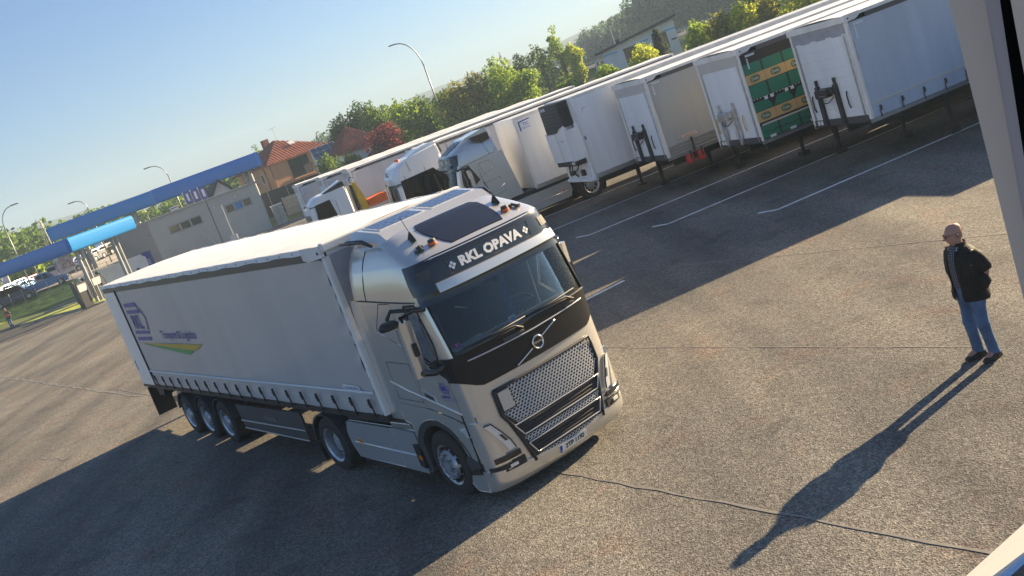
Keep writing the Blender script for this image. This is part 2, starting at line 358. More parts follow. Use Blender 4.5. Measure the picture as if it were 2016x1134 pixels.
def cab_pt(t, z, off=0, fr=0):
    def P(t):
        W_ = interp(z, WZ); a = min(abs(t), 1)
        return Vector((interp(z, ZC)-.09*a*a-interp(z, RZ)*(1-(1-a**5)**.2), math.copysign(W_*a, t) if t else 0, z))
    p = P(t)
    if off:
        e = .004; q1, q2 = P(max(-1, t-e)), P(min(1, t+e)); d = (q2-q1); n = Vector((d.y, -d.x, 0)).normalized()
        if abs(t) >= .9999: n = Vector((0, math.copysign(1, t), 0))
        p = p+n*off
    return p
TS = [0, .15, .3, .45, .58, .7, .78, .85, .9, .94, .965, .98, .99, .996, 1]
TS = [-t for t in reversed(TS[1:])]+TS
def between(t0, t1, extra=()):
    return [t0]+[t for t in TS if t0+.004 < t < t1-.004]+[t1]
def fpatch(zlo, zhi, t0, t1, off, thick, nz=4, mb=None, mi=0, ts=None):
    mb = mb or MB(); ts = ts or between(t0, t1)
    f = lambda z, t: z(t) if callable(z) else z
    ro = [[cab_pt(t, f(zlo, t)+(f(zhi, t)-f(zlo, t))*i/nz, off) for t in ts] for i in range(nz+1)]
    ri = [[cab_pt(t, f(zlo, t)+(f(zhi, t)-f(zlo, t))*i/nz, off-thick) for t in ts] for i in range(nz+1)]
    return mb.shell(ro, ri, mi)
def yz(y, z, off): # point on front by real y
    return cab_pt(max(-1, min(1, y/interp(z, WZ))), z, off)
def roof_pt(x, y, off=0):
    lo, hi = 3.3, 3.965
    for _ in range(24):
        m = (lo+hi)/2; W_ = interp(m, WZ); a = abs(y)/W_
        xx = -9 if a >= 1 else interp(m, ZC)-.09*a*a-interp(m, RZ)*(1-(1-a**5)**.2)
        if xx > x: lo = m
        else: hi = m
    return Vector((x, y, lo+off))
ROWS = [.18, .2, .24, .34, .5, .8, 1.1, 1.35, 1.6, 1.9, 2.15]
ROWS2 = [2.15, 2.4, 2.65, 2.92]
ROWS3 = [2.92, 3.0, 3.1, 3.2, 3.32, 3.44, 3.47, 3.50, 3.545, 3.59, 3.635, 3.68, 3.72, 3.76, 3.80, 3.84, 3.87, 3.90, 3.92, 3.94, 3.955]
XR = -2.14
def tractor(label, paint, loc, rz, group, wb=3.7, front_text='RKL OPAVA', full=True, door_logo=True, plate=True, solar=True, glass_='glassd'):
    T = thing('lorry_tractor', label, 'lorry', loc, rz, group)
    # --- shell: lower front, pillars, high roof
    mb = MB()
    mb.grid([[cab_pt(t, z) for t in TS] for z in ROWS])
    for tt in (between(.955, 1), between(-1, -.955)): mb.shell([[cab_pt(t, z) for t in tt] for z in ROWS2], [[cab_pt(t, z, -.05) for t in tt] for z in ROWS2])
    rows = []
    for z in ROWS3:
        r = []; f0 = cab_pt(-1, z).x
        xs = [XR+(max(f0, XR+.02)-XR)*k/6 for k in range(6)]
        r += [Vector((x, -interp(z, WZ), z)) for x in xs]+[cab_pt(t, z) for t in TS]+[Vector((x, interp(z, WZ), z)) for x in reversed(xs)]
        rows.append(r)
    for r in rows:
        for p in r: p.x = max(p.x, XR)
    mb.grid(rows)
    mb.add([rows[-1][0], rows[-1][-1]]+[p for p in reversed(rows[-1][6:-6])], [tuple(range(2+len(rows[-1][6:-6])))])
    mb.add([(XR, -1.25, 1.1), (XR, 1.25, 1.1), (XR, 1.25, 2.92), (XR, -1.25, 2.92)], [(0, 1, 2, 3)])
    mb.add([r[0] for r in rows]+[r[-1] for r in reversed(rows)], [tuple(range(2*len(rows)))])
    mb.build('cab_shell', paint, T, smooth=38)
    mb = MB(); mb.box((-2.12, -1.22, 1.12), (-.30, 1.22, 1.30)); mb.box((-2.12, -1.2, 1.3), (-2.06, 1.2, 3.0)); mb.box((-2.1, -1.21, 2.96), (-.5, 1.21, 3.0)); mb.build('cab_floor', 'black', T)
    # --- doors and sleeper sides
    for s in (-1, 1):
        fn = lambda a, b, d, s=s: (a, s*(1.25-d), b)
        fx_ = [(cab_pt(1, z).x-.012, z) for z in (2.98, 2.75, 2.5, 2.3, 2.1, 1.9, 1.5, 1.22)]
        win = [(-.97, 2.93), (-.70, 2.93), (-.66, 2.75), (-.60, 2.5), (-.575, 2.30), (-.60, 2.16), (-.88, 2.07), (-1.24, 2.28)]
        door = [(-1.30, 2.98)]+fx_+[(-.80, 1.30), (-1.355, 1.42), (-1.335, 2.0)]
        dm = MB().poly([door, win], fn, 0, .05).build('door', paint, T, bevel=.008)
        MB().poly([win], fn, .02, .028).build('window', glass_, dm)
        fr = MB(); wl = win
        for i in range(len(wl)): a, b = wl[i], wl[(i+1) % len(wl)]; fr.tube([fn(a[0], a[1], .0), fn(b[0], b[1], .0)], .014, 6)
        fr.build('window_seal', 'gasket', dm)
        MB().poly([[(-1.34, 1.70), (-1.06, 1.60), (-1.04, 1.50), (-1.33, 1.60)]], fn, -.012, 0).build('door_handle', 'silver', dm)
        MB().poly([[(-1.27, 1.645), (-1.09, 1.585), (-1.08, 1.54), (-1.26, 1.60)]], fn, -.020, -.012).build('handle_grip', 'black', dm)
        # sleeper side with outlined panel
        fend = [(-2.14, 1.16), (-2.0, 1.12)]+[(-1.38+.70*math.cos(a), .50+.72*math.sin(a)) for a in [R(150-8*i) for i in range(15)]]
        lower = fend+[(-.72, .52), (-.46, .52), (cab_pt(1, 1.0).x-.012, 1.0), (cab_pt(1, 1.2).x-.012, 1.19), (-.82, 1.275), (-1.37, 1.395), (-2.14, 1.46)]
        MB().poly([lower], fn, 0, .05).build('front_wing', paint, T, bevel=.008)
        side = [(-2.14, 1.475), (-1.372, 1.41), (-1.35, 2.0), (-1.315, 2.98), (-2.14, 2.98)]
        sp = MB().poly([side], fn, 0, .05).build('sleeper_side', paint, T, bevel=.008)
        gr = MB()
        for pts in ([(-1.34, 2.98), (-1.62, 2.99), (-1.68, 2.92), (-1.93, 2.62), (-1.90, 2.56), (-1.38, 2.33)] if full else [(-1.40, 2.85), (-1.80, 2.85), (-1.98, 2.55), (-1.45, 2.40), (-1.40, 2.85)],
                    [(-1.42, 2.08), (-2.03, 2.11), (-2.06, 1.53), (-1.41, 1.49), (-1.42, 2.08)]):
            gr.tube([fn(a, b, .001) for a, b in pts], .0065, 6)
        gr.build('locker_seams', 'black', sp)
        cr = MB()
        for pts, r0 in (([(-2.13, 1.80), (-1.72, 1.66), (-1.1, 1.50), (-.53, 1.34)], .022), ([(-1.93, 2.58), (-1.60, 2.42), (-1.36, 2.33)], .013)):
            cr.tube([fn(a, b, .008) for a, b in pts], r0, 8)
        cr.build('body_crease', paint, T, smooth=True)
        # high roof side seam lines and rear air fairing
        sm = MB(); sm.tube([(-2.14, s*1.252, 3.06), (-1.3, s*1.254, 3.0), (-.66, s*1.252, 2.965)], .009, 6)
        zs = [3.05, 3.2, 3.35, 3.5, 3.62, 3.72]
        sm.tube([(-1.93+.25*(z-3.05), s*(interp(z, WZ)+.001), z) for z in zs], .008, 6); sm.build('roof_seam', 'black', T)
        if full:
            up = [(-1.92, 3.07), (-1.62, 3.74), (-1.35, 3.80), (-1.0, 3.74), (-.92, 3.55), (-.80, 3.10)]
        out = [[(XR, s*interp(z, WZ), z), (XR-.18-(3.95-z)*.135, s*(interp(z, WZ)-.015), z)] for z in [1.18, 1.8, 2.4, 2.9, 3.05]]
        inn = [[(p[0], p[1]-s*.04, p[2]) for p in r] for r in out]
        MB().shell(out, inn).build('side_fairing', paint, T, smooth=40)
        out = [[(XR, s*interp(z, WZ), z), (XR-.05-(3.95-z)*.1, s*(interp(z, WZ)-.01), z)] for z in [3.07, 3.2, 3.45, 3.62, 3.75, 3.86]]
        inn = [[(p[0], p[1]-s*.04, p[2]) for p in r] for r in out]
        MB().shell(out, inn).build('side_fairing', paint, T, smooth=40)
        # wheel arch trim, mud guard
        arc = [R(-20+8*i) for i in range(24)]
        o1 = [[(-1.38+rr*math.cos(a), s*yy, .50+rr*1.03*math.sin(a)) for a in arc] for rr, yy in ((.60, 1.235), (.70, 1.262))]
        i1 = [[(-1.38+rr*math.cos(a), s*yy, .50+rr*1.03*math.sin(a)) for a in arc] for rr, yy in ((.58, .85), (.70, 1.20))]
        MB().shell(o1, i1).build('wheel_arch', 'dgrey', T, smooth=40)
        MB().box((-2.02, min(s*1.245, s*.9), .34), (-1.90, max(s*1.245, s*.9), 1.02)).build('step_panel', 'dgrey', T, bevel=.02)
        MB().poly([[(-2.16, .78), (-2.04, .78), (-2.02, .40), (-2.14, .44)]], fn, -.03, .05).build('step_box', 'black', T, bevel=.01)
        MB().poly([[(-2.09, .62), (-2.02, .60), (-2.02, .54), (-2.09, .56)]], fn, -.045, -.03).build('side_marker', 'amber', T)
        # side skirt
        xr = -wb-1.38+.93
        sk = [(-2.03, .97), (-2.70, 1.00), (xr, 1.03), (xr-.10, .85), (xr-.10, .62), (xr+.02, .40), (-2.69, .34), (-2.05, .31)]
        k = MB(); a1 = [p for p in [(-2.03, .97), (-2.68, 1.0), (-2.68, .34), (-2.05, .31)]]; a2 = [(-2.692, 1.0)]+sk[2:6]+[(-2.692, .34)]
        MB().poly([a1], fn, 0, .05).build('side_skirt', 'silver' if full else paint, T, bevel=.012)
        MB().poly([a2], fn, 0, .05).build('side_skirt', 'silver' if full else paint, T, bevel=.012)
        k.tube([fn(xr+.05, .66, 0), fn(-2.15, .585, 0)], .018, 8); k.build('skirt_crease', 'silver', T, smooth=True)
        MB().poly([[(xr+.20, .73), (xr+.30, .73), (xr+.30, .66), (xr+.20, .66)]], fn, -.01, 0).build('side_marker', 'amber', T)
        MB().box((xr, min(s*1.2, s*.75), .30), (-2.05, max(s*1.2, s*.75), .335)).build('skirt_lip', 'black', T)
        MB().box((xr+.02, min(s*1.21, s*.8), 1.06), (-2.20, max(s*1.21, s*.8), 1.17)).build('catwalk_rail', 'black', T, bevel=.01)
        MB().box((-2.7, min(s*1.23, s*.95), 1.0), (-2.12, max(s*1.23, s*.95), 1.10)).build('step_tread', 'alu' if s < 0 else 'black', T, bevel=.015)
        # wheels, drive mudguard
        wheel(T, -1.38, s*1.235, s, 'steer', steer=R(-3))
        dx = -1.38-wb
        wheel(T, dx, s*1.225, s, 'drive', w=.60, rim='steel')
        arc = [R(-8+8*i) for i in range(24)]
        o1 = [[(dx+rr*math.cos(a), s*yy, .50+rr*math.sin(a)) for a in arc] for rr, yy in ((.575, 1.25), (.60, 1.25), (.60, .66))]
        i1 = [[(dx+rr*math.cos(a), s*yy, .50+rr*math.sin(a)) for a in arc] for rr, yy in ((.565, 1.24), (.585, 1.24), (.585, .66))]
        MB().shell(o1, i1).build('mudguard', 'dgrey', T, smooth=40)
        MB().poly([[(dx-.63, .50), (dx-.60, .50), (dx-.50, .16), (dx-.54, .16)]], lambda a, b, d, s=s: (a, s*d, b), .66, 1.24).build('mudflap', 'rubber', T)
        # mirrors
        mm = MB(); mx, my = -.84, s*(1.42 if s < 0 else 1.50)
        hs = [[(mx+a*.105+(2.75-z)*.12*-1*0-(2.78-z)*.05, my+b*.095*s, z) for a, b in ((.6, -1), (.7, 0), (.5, 1), (-.5, 1), (-.7, 0), (-.5, -1))] for z in (1.98, 2.03, 2.70, 2.77)]
        mm.grid(hs, closed=True); mm.add(hs[0], [(5, 4, 3, 2, 1, 0)]); mm.add(hs[-1], [(0, 1, 2, 3, 4, 5)])
        mo = mm.build('mirror', paint, T, bevel=.02)
        MB().box((mx-.10, my-.08, 2.06), (mx-.065, my+.08, 2.70)).build('mirror_glass', 'chrome', mo)
        MB().box((mx+.06, my+.0-s*.04, 2.28), (mx+.085, my+s*.05+.02, 2.46)).build('mirror_camera', 'black', mo)
        ar = MB(); ar.tube([(-.52, s*1.20, 2.86), (-.62, s*1.34, 2.90), (mx, my, 2.84), (mx, my, 2.7)], [.04, .035, .04, .04], 8); ar.build('mirror_arm', 'blackg', mo, smooth=True); ar = MB()
        ar.tube([(-.50, s*1.22, 2.08), (-.64, s*1.33, 2.0), (mx, my, 2.03)], [.05, .045, .05], 8); ar.build('mirror_arm', 'blackg', mo, smooth=True)
        if s < 0 and full:
            wm = MB(); wm.tube([(-.60, s*1.32, 2.90), (-.80, s*1.55, 2.98), (-.88, s*1.60, 2.88)], .028, 8)
            wm.lathe([(.001, .05), (.10, .045), (.145, .0), (.13, -.05), (.001, -.07)], 18, (-.90, s*1.60, 2.80), 'z'); wm.build('kerb_mirror', 'black', mo, smooth=40)
    # --- sills, bumper and front pieces
    fp = []
    mk = lambda nm, m_, *a, par=T, bev=0, **k: fpatch(*a, **k).build(nm, m_, par, smooth=35, bevel=bev)
    bump = mk('bumper', paint, lambda t: .17+.03*abs(t), lambda t: .40+.10*abs(t), -1, 1, .03, .06)
    for s in (-1, 1):
        fn = lambda a, b, d, s=s: (a, s*(1.28-d), b)
        MB().poly([[(-.50, .20), (-.80, .20), (-.86, .30), (-.80, .42), (-.50, .50)]], fn, 0, .06).build('bumper_end', paint, bump, bevel=.012)
        MB().poly([[(-.50, .51), (-.79, .43), (-.86, .60), (-.80, .70), (-.48, .60)]], fn, .02, .06).build('bumper_step', 'dgrey', bump, bevel=.01)
        MB().poly([[(-.52, .56), (-.76, .50), (-.74, .44), (-.52, .47)]], fn, -.02, .03).build('step_tread', 'black', bump)
    # grille: black surround, honeycomb, two slots framed in silver
    def half(z): return interp(z, [(.40, .66), (.98, .80), (1.18, .905), (1.52, .90)])
    gz = [.40, .7, .98, 1.18, 1.40, 1.525]
    sur = MB(); ro = [[yz(half(z)*u/8, z, .016) for u in range(-8, 9)] for z in gz]; ri = [[yz(half(z)*u/8, z, -.01) for u in range(-8, 9)] for z in gz]
    sur.shell(ro, ri); grl = sur.build('grille', 'black', T, smooth=40)
    frm = MB(); 
    for s in (-1, 1): frm.tube([yz(s*half(z), z, .025) for z in gz], .026, 8)
    frm.tube([yz(half(1.525)*u/8, 1.53, .022) for u in range(-8, 9)], .02, 8); frm.build('grille_frame', 'black', grl, smooth=True)
    hx = MB(); hw, hh = (.062, .040) if full else (.14, .09)
    slots = [(.81, .985, .80, .70), (.50, .675, .69, .60)]
    j = 0; z = .44
    while z < 1.50:
        k = -17 if full else -8; off = hw/2 if j % 2 else 0
        while k < 18:
            y = k*hw+off; k += 1
            ok = abs(y)+hw*.45 < half(z)-.03
            for a, b, ya, yb in slots:
                if a-.035 < z < b+.035 and abs(y) < ya+.05: ok = False
            if z > 1.22 and -.87 < y < -.66: ok = False
            if not ok: continue
            A = [(y+hw*.47*c_, z+hh*.62*s_) for c_, s_ in ((0, 1), (1, .38), (1, -.38), (0, -1), (-1, -.38), (-1, .38))]
            B = [(y+(a-y)*.84, z+(b-z)*.79) for a, b in A]
            vs = [yz(a, b, .030) for a, b in A]+[yz(a, b, .030) for a, b in B]+[yz(a, b, .018) for a, b in B]
            hx.add(vs, [(i, (i+1) % 6, (i+1) % 6+6, i+6) for i in range(6)]+[(i+6, (i+1) % 6+6, (i+1) % 6+12, i+12) for i in range(6)])
        z += hh*.98; j += 1
    hx.build('grille_mesh', mat('silver grille mesh', (.86, .86, .84), .4, .0), grl, kind='stuff')
    for a, b, ya, yb in slots:
        lp = MB()
        ring_ = [(-ya, b), (0, b+.01), (ya, b), (yb, a), (0, a+.008), (-yb, a)]
        pts = []
        for i in range(6):
            p, q = ring_[i], ring_[(i+1) % 6]
            for k in range(6): pts.append((p[0]+(q[0]-p[0])*k/6, p[1]+(q[1]-p[1])*k/6))
        lp.tube([yz(p[0], p[1], .045) for p in pts]+[yz(*pts[0], .045)], .010, 6, cap=False)
        lp.build('slot_frame', 'silver', grl, smooth=True)
        sl_ = MB()
        for q in range(3): sl_.tube([yz(u*yb/5, a+(b-a)*(q+.8)/3.6, .024) for u in range(-5, 6)], .010, 6)
        sl_.build('slot_louvre', 'black', grl)
    if full:
        MB().shell([[yz(y, z, .05) for y in (-.865, -.69)] for z in (1.23, 1.49)], [[yz(y, z, .02) for y in (-.865, -.69)] for z in (1.23, 1.49)]).build('radar_cover', 'silver', grl, bevel=.006)
        text_mesh('FH', .085, lambda u, v: yz(.80+u, 1.475+v, .05), 'chrome', 'model_letters', grl, sx=1.2, bold=.004)
    # headlamps
    for s in (-1, 1):
        hl = MB()
        zz = [.56, .7, .85, 1.0, 1.12, 1.22]
        lo = [interp(z, [(.56, .72), (1.22, .90)]) for z in zz]
        ro = [[cab_pt(s*(interp(z, [(.56, .80), (1.22, .965)])*(1-k/6)+.999*k/6), z, .028) for k in range(7)] for z in zz]
        ri = [[cab_pt(s*(interp(z, [(.56, .80), (1.22, .965)])*(1-k/6)+.999*k/6), z, .0) for k in range(7)] for z in zz]
        ho = hl.shell(ro, ri).build('headlamp', paint, T, smooth=35, bevel=.006)
        def hp(y, z, o): return cab_pt(s*min(.999, y/1.25), z, o)
        L1 = [[hp(ya, z, .036), hp(yb, z, .036)] for z, ya, yb in ((.72, .88, .98), (.85, .92, 1.03), (1.0, 1.0, 1.10), (1.15, 1.09, 1.17))]
        L0 = [[hp(ya, z, .02), hp(yb, z, .02)] for z, ya, yb in ((.72, .88, .98), (.85, .92, 1.03), (1.0, 1.0, 1.10), (1.15, 1.09, 1.17))]
        MB().shell(L1, L0).build('lamp_lens', 'lamp', ho, smooth=40); MB().tube([r[0]+Vector((.004, 0, 0)) for r in L1]+[L1[-1][1]], .009, 6).build('lens_edge', 'gasket', ho, smooth=True); MB().shell([[hp(ya+.02, z, .040), hp(yb-.045, z, .040)] for z, ya, yb in ((.86, .925, 1.035), (.97, .985, 1.085))], [[hp(ya+.02, z, .03), hp(yb-.045, z, .03)] for z, ya, yb in ((.86, .925, 1.035), (.97, .985, 1.085))]).build('lamp_module', 'dgrey', ho)
        L1 = [[hp(y, z, .042) for y in (.84, .95, 1.08, 1.19)] for z in (.60, .675)]; L0 = [[hp(y, z, .02) for y in (.84, .95, 1.08, 1.19)] for z in (.60, .675)]
        MB().shell(L1, L0).build('lamp_lens', 'blackg', ho, smooth=40)
        MB().shell([[hp(y, z, .05) for y in (.84, .95, 1.08, 1.19)] for z in (.585, .60)], [[hp(y, z, .02) for y in (.84, .95, 1.08, 1.19)] for z in (.585, .60)]).build('running_light', 'chrome', ho)
        MB().tube([hp(.70, .56, .02), hp(.90, 1.22, .02)], .014, 6).build('lamp_seam', 'gasket', ho)
        MB().shell([[hp(y, z, .034) for y in (.80, .95, 1.1, 1.24)] for z in (.45, .56)], [[hp(y, z, .0) for y in (.80, .95, 1.1, 1.24)] for z in (.45, .56)]).build('lower_recess', 'black', ho, smooth=40)
        MB().shell([[hp(y, z, .05) for y in (.93, .98, 1.04)] for z in (.49, .53)], [[hp(y, z, .03) for y in (.93, .98, 1.04)] for z in (.49, .53)]).build('fog_lamp', 'lamp', ho)
        MB().tube([(cab_pt(s, z, .004).x-.01, cab_pt(s, z, .004).y, z) for z in (.52, .8, 1.0, 1.2, 1.34)], .014, 6).build('panel_gap', 'gasket', ho)
        MB().poly([[(-.72, 1.12), (-.60, 1.13), (-.52, 1.01), (-.60, 1.0), (-.64, 1.07), (-.72, 1.09)]], lambda a, b, d, s=s: (a, s*(1.25-d), b), -.012, 0).build('wing_badge', 'lamp', T)
    # black front panel with emblem
    lo = lambda t: 1.665+.15*max(0, abs(t)-.8)/.2
    bp = mk('front_panel', 'frontb' if full else 'dgrey', lo, lambda t: 2.145+.01*abs(t), -1, 1, .014, .02)
    for s in (-1, 1):
        MB().poly([[(-.47, 1.83), (-.47, 2.13), (-.60, 2.15), (-.90, 2.04)]], lambda a, b, d, s=s: (a, s*(1.25-d), b), -.014, .0).build('side_trim', 'blackg', bp)
    MB().tube([yz(y, 2.03+.02*abs(y), .02) for y in [-1.06+.1*i for i in range(22)]], .011, 6).build('lit_edge_line', 'silver', bp, smooth=True)  # silver line stands in for the panel edge catching light
    em = MB(); cz = 1.845
    em.tube([yz(-.42+.04*i, 1.69+.0135*i, .03) for i in range(9)], .012, 6); em.tube([yz(.09+.04*i, 1.885+.0135*i, .03) for i in range(9)], .012, 6)
    em.tube([yz(.088*math.sin(a), cz+.088*math.cos(a), .045) for a in [2*PI*k/28 for k in range(29)]], .014, 8, cap=False)
    eo = em.build('emblem', 'chrome', bp, smooth=True)
    MB().add([yz(.080*math.sin(2*PI*k/24), cz+.080*math.cos(2*PI*k/24), .04) for k in range(24)], [tuple(range(24))]).build('emblem_disc', 'blackg', eo)
    if full: text_mesh('VOLVO', .036, lambda u, v: yz(u, cz+v, .046), 'chrome', 'emblem_letters', eo, sx=1.15, bold=.0015)
    # windscreen
    ts = between(-.955, .955)
    ws = fpatch(2.14, 2.925, -.955, .955, -.006, .006, 6, ts=ts).build('windscreen', glass_, T, smooth=True)
    ed = MB(); ed.tube([cab_pt(t, 2.155, .004) for t in ts], .022, 6)
    for s in (-1, 1): ed.tube([cab_pt(s*.95, z, .002) for z in (2.15, 2.4, 2.65, 2.93)], .020, 6)
    ed.build('windscreen_seal', 'gasket', ws, smooth=True)
    for y0, d in ((-.15, -1), (.85, -1)) if full else ():
        wp = MB(); wp.tube([yz(y0, 2.12, .05), yz(y0-.12, 2.20, .06), yz(y0-.80, 2.215, .05)], [.022, .016, .010], 6)
        wp.tube([yz(y0+.12, 2.235, .03), yz(y0-.4, 2.225, .035), yz(y0-.90, 2.22, .03)], .011, 6); wp.build('wiper', 'black', ws, smooth=True)
        MB().box((yz(y0, 2.1, .0).x-.02, y0-.35, 2.06), (yz(y0, 2.1, .0).x+.035, y0+.02, 2.10)).build('wiper_cowl', 'dgrey', ws, bevel=.012)
    # dark band, visor strip and sign band
    mk('sun_visor', 'blackg', 2.88, 3.03, -.985, .985, .03, .04)
    mk('visor_strip', 'silver' if full else 'blackg', 3.015, 3.115, lambda t: 0 if 0 else -.86, .90, .085, .09, bev=.01) if False else None
    vs_ = MB(); tt = between(-.80, .86)
    ro = [[cab_pt(t, z, .10-.55*(z-3.01)*.3) for t in tt] for z in (3.005, 3.03, 3.10, 3.125)]; ri = [[cab_pt(t, z, .0) for t in tt] for z in (3.005, 3.03, 3.10, 3.125)]
    vs_.shell(ro, ri).build('visor_strip', paint if full else 'blackg', T, smooth=35)
    sb = mk('sign_band', 'blackg', 3.03, lambda t: 3.465-.03*max(0, abs(t)-.7)/.3, -.995, .995, .012, .03, nz=8)
    MB().tube([yz(y, 3.15, .014) for y in (-.72, 0, .72)]+[yz(.74, 3.36, .014), yz(.4, 3.37, .014), yz(0, 3.375, .014), yz(-.4, 3.37, .014), yz(-.74, 3.36, .014), yz(-.72, 3.15, .014)], .006, 5).build('sign_frame', 'gasket', sb)
    if front_text:
        text_mesh(front_text, .175, lambda u, v: yz(u, 3.253+v, .018), 'white', 'sign_letters', sb, sx=1.18 if len(front_text) > 5 else 1.3, bold=.009)
        for s in (-1, 1):
            d = MB()
            for a, b in ((0, .032), (0, -.032), (.032, 0), (-.032, 0)): d.add([yz(s*.66+a+p*.026, 3.253+b+q*.026, .018) for p, q in ((0, 1), (1, 0), (0, -1), (-1, 0))], [(0, 1, 2, 3)])
            d.build('sign_diamond', 'white', sb)
    for s in (-1, 1):
        MB().shell([[cab_pt(s*t, z, .022) for t in (.80, .85, .90, .93)] for z in (3.20, 3.33)], [[cab_pt(s*t, z, .0) for t in (.80, .85, .90, .93)] for z in (3.20, 3.33)]).build('marker_lamp', 'dgrey', sb, bevel=.01)
    # roof pieces
    hatch = [[roof_pt(x, y, .014) for y in [-h+2*h*k/8 for k in range(9)]] for x, h in ((-.50, .45), (-.60, .50), (-.75, .54), (-.95, .57), (-1.1, .56), (-1.22, .50))]
    hin = [[p-Vector((0, 0, .03)) for p in r] for r in hatch]
    MB().shell(hatch, hin).build('roof_hatch', 'hatch', T, smooth=40)
    if full:
        for y in (-.66, .66):
            p = roof_pt(-.66, y); b = MB(); b.lathe([(.062, 0), (.062, .03), (.05, .04)], 18, p, 'z'); bo = b.build('beacon', 'orange', T, smooth=40)
            MB().lathe([(.058, .03), (.055, .065), (.045, .078), (.001, .08)], 18, p, 'z').build('beacon_cap', 'dgrey', bo, smooth=40)
        for y in (-.76, .76):
            p = roof_pt(-.95, y); b = MB()
            b.grid([[(p.x+a*w_, p.y+b_*w2, p.z-.02+h) for a, b_ in ((1, 0), (.3, 1), (-1, .6), (-1, -.6), (.3, -1))] for h, w_, w2 in ((0, .10, .04), (.03, .09, .035), (.12, .03, .012), (.14, .012, .008))], closed=True)
            b.tube([(p.x, p.y, p.z+.1), (p.x-.10, p.y, p.z+.34)], .005, 5); b.build('roof_antenna', 'black', T, smooth=40)
            q = roof_pt(-.74, y*1.08); h = MB(); h.lathe([(.05, 0), (.05, .02), (.001, .025)], 14, q, 'z'); h.lathe([(.04, 0), (.04, .03), (.001, .03)], 12, roof_pt(-.68, y*1.2), 'z')
            h.tube([roof_pt(-.72, y*1.1, .03), roof_pt(-.60, y*1.15, .04)], .022, 8); h.build('roof_horn', 'dgrey', T, smooth=40)
    # wind deflector with rear spoiler wing
    if solar:
        sp = [[(x, y, z) for y in (-1.02, -.95, -.5, 0, .5, .95, 1.02)] for x, z in ((-1.28, 3.80), (-1.42, 3.91), (-2.0, 4.0), (-2.18, 3.985))]
        for r in sp: r[0] = (r[0][0], r[0][1], r[0][2]-.12); r[-1] = (r[-1][0], r[-1][1], r[-1][2]-.12)
        si = [[(x, y, z-.06) for x, y, z in r] for r in sp]
        de = MB().shell(sp, si).build('roof_deflector', paint, T, smooth=40)
        for y0 in (-.86, .06):
            zf = lambda x: 3.915+(3.995-3.91)*(-1.45-x)/.55
            P = lambda x, y, o: (x, y, zf(x)+o)
            x0, x1, y1 = -1.50, -1.98, y0+.80
            po = MB().shell([[P(x0, y0, .014), P(x0, y1, .014)], [P(x1, y0, .014), P(x1, y1, .014)]], [[P(x0, y0, 0), P(x0, y1, 0)], [P(x1, y0, 0), P(x1, y1, 0)]]).build('solar_panel', 'white', de)
            for i in range(6):
                for j in range(3):
                    a, b = x0+.0-.02-(j)*.148, y0+.02+i*.128
                    MB().add([P(a, b, .018), P(a, b+.12, .018), P(a-.14, b+.12, .018), P(a-.14, b, .018)], [(0, 1, 2, 3)]).build('solar_cell', 'solar', po)
        for s in (-1, 1):
            ho = MB(); ho.tube([(-1.45, s*1.10, 3.78), (-1.62, s*1.13, 3.87), (-2.0, s*1.15, 3.90), (-2.2, s*1.17, 3.90)], [.02, .035, .035, .02], 8); ho.build('roof_rail', 'blackg', de, smooth=True)
    else:
        for s in (-1, 1):
            MB().poly([[(-.98, 3.86), (-1.75, 3.87), (-1.75, 3.60), (-1.42, 3.55), (-1.1, 3.68)]], lambda a, b, d, s=s: (a-.4, s*(1.16-d), b), -.03, .1).build('roof_deflector', 'blackg', T)
        MB().poly([[(-1.05, 3.72), (-1.3, 3.88), (-2.16, 4.02), (-2.18, 3.9)]], lambda a, b, d: (a, d, b), -.95, .95).build('roof_deflector', paint, T, bevel=.03)
        for s in (-1, 1):
            p = roof_pt(-.90, .6*s); MB().tube([p, p+Vector((-.02, 0, .28))], [.02, .006], 6).build('roof_antenna', 'black', T)
    # interior
    ds = MB(); ds.grid([[(x, y, z) for y in (-1.18, -.6, 0, .6, 1.18)] for x, z in ((-.36, 2.12), (-.55, 2.16), (-.85, 2.10), (-.9, 1.7))]); ds.build('dashboard', 'dash', T, smooth=40)
    for y in (-.62, .62):
        s_ = MB(); s_.box((-1.75, y-.26, 1.45), (-1.2, y+.26, 1.72)); s_.box((-1.86, y-.25, 1.7), (-1.66, y+.25, 2.5)); s_.box((-1.83, y-.14, 2.5), (-1.72, y+.14, 2.75)); s_.build('seat', 'seat', T, bevel=.05)
    st = MB(); c0 = Vector((-.98, .62, 2.20)); ax = Vector((.5, 0, .86)); e1 = Vector((0, 1, 0)); e2 = Vector((-.86, 0, .5))
    st.tube([c0+(e1*math.cos(a)+e2*math.sin(a))*.22 for a in [2*PI*k/24 for k in range(25)]], .018, 8, cap=False); st.tube([c0+e1*.2, c0-e1*.2], .025, 6); st.tube([c0, c0-ax*.3], .04, 6); st.build('steering_wheel', 'black', T, smooth=True)
    if full:
        MB().grid([[(-.58-.02*(k % 2), .08+.035*k*.5, z) for k in range(7)] for z in (2.2, 2.9)]).build('curtain', 'bluef', T)
        MB().grid([[(-1.25-.03*(k % 2), -1.17, 2.05), (-1.25-.03*(k % 2), -1.17, 2.95)] for k in range(2)]+[[(-1.45, -1.15, 2.05), (-1.45, -1.15, 2.95)]]).build('curtain', 'bluef', T)
        MB().add([(-.42, -1.05, 2.17), (-.40, -.35, 2.16), (-.78, -.40, 2.15), (-.80, -1.0, 2.13)], [(0, 1, 2, 3)]).build('paper_sheet', 'paper', T)
        MB().add([(-.50, -.28, 2.175), (-.42, -.10, 2.175), (-.60, -.02, 2.17), (-.66, -.2, 2.17)], [(0, 1, 2, 3)]).build('paper_sheet', 'paper', T)
        x_ = yz(-.35, 2.27, -.03).x
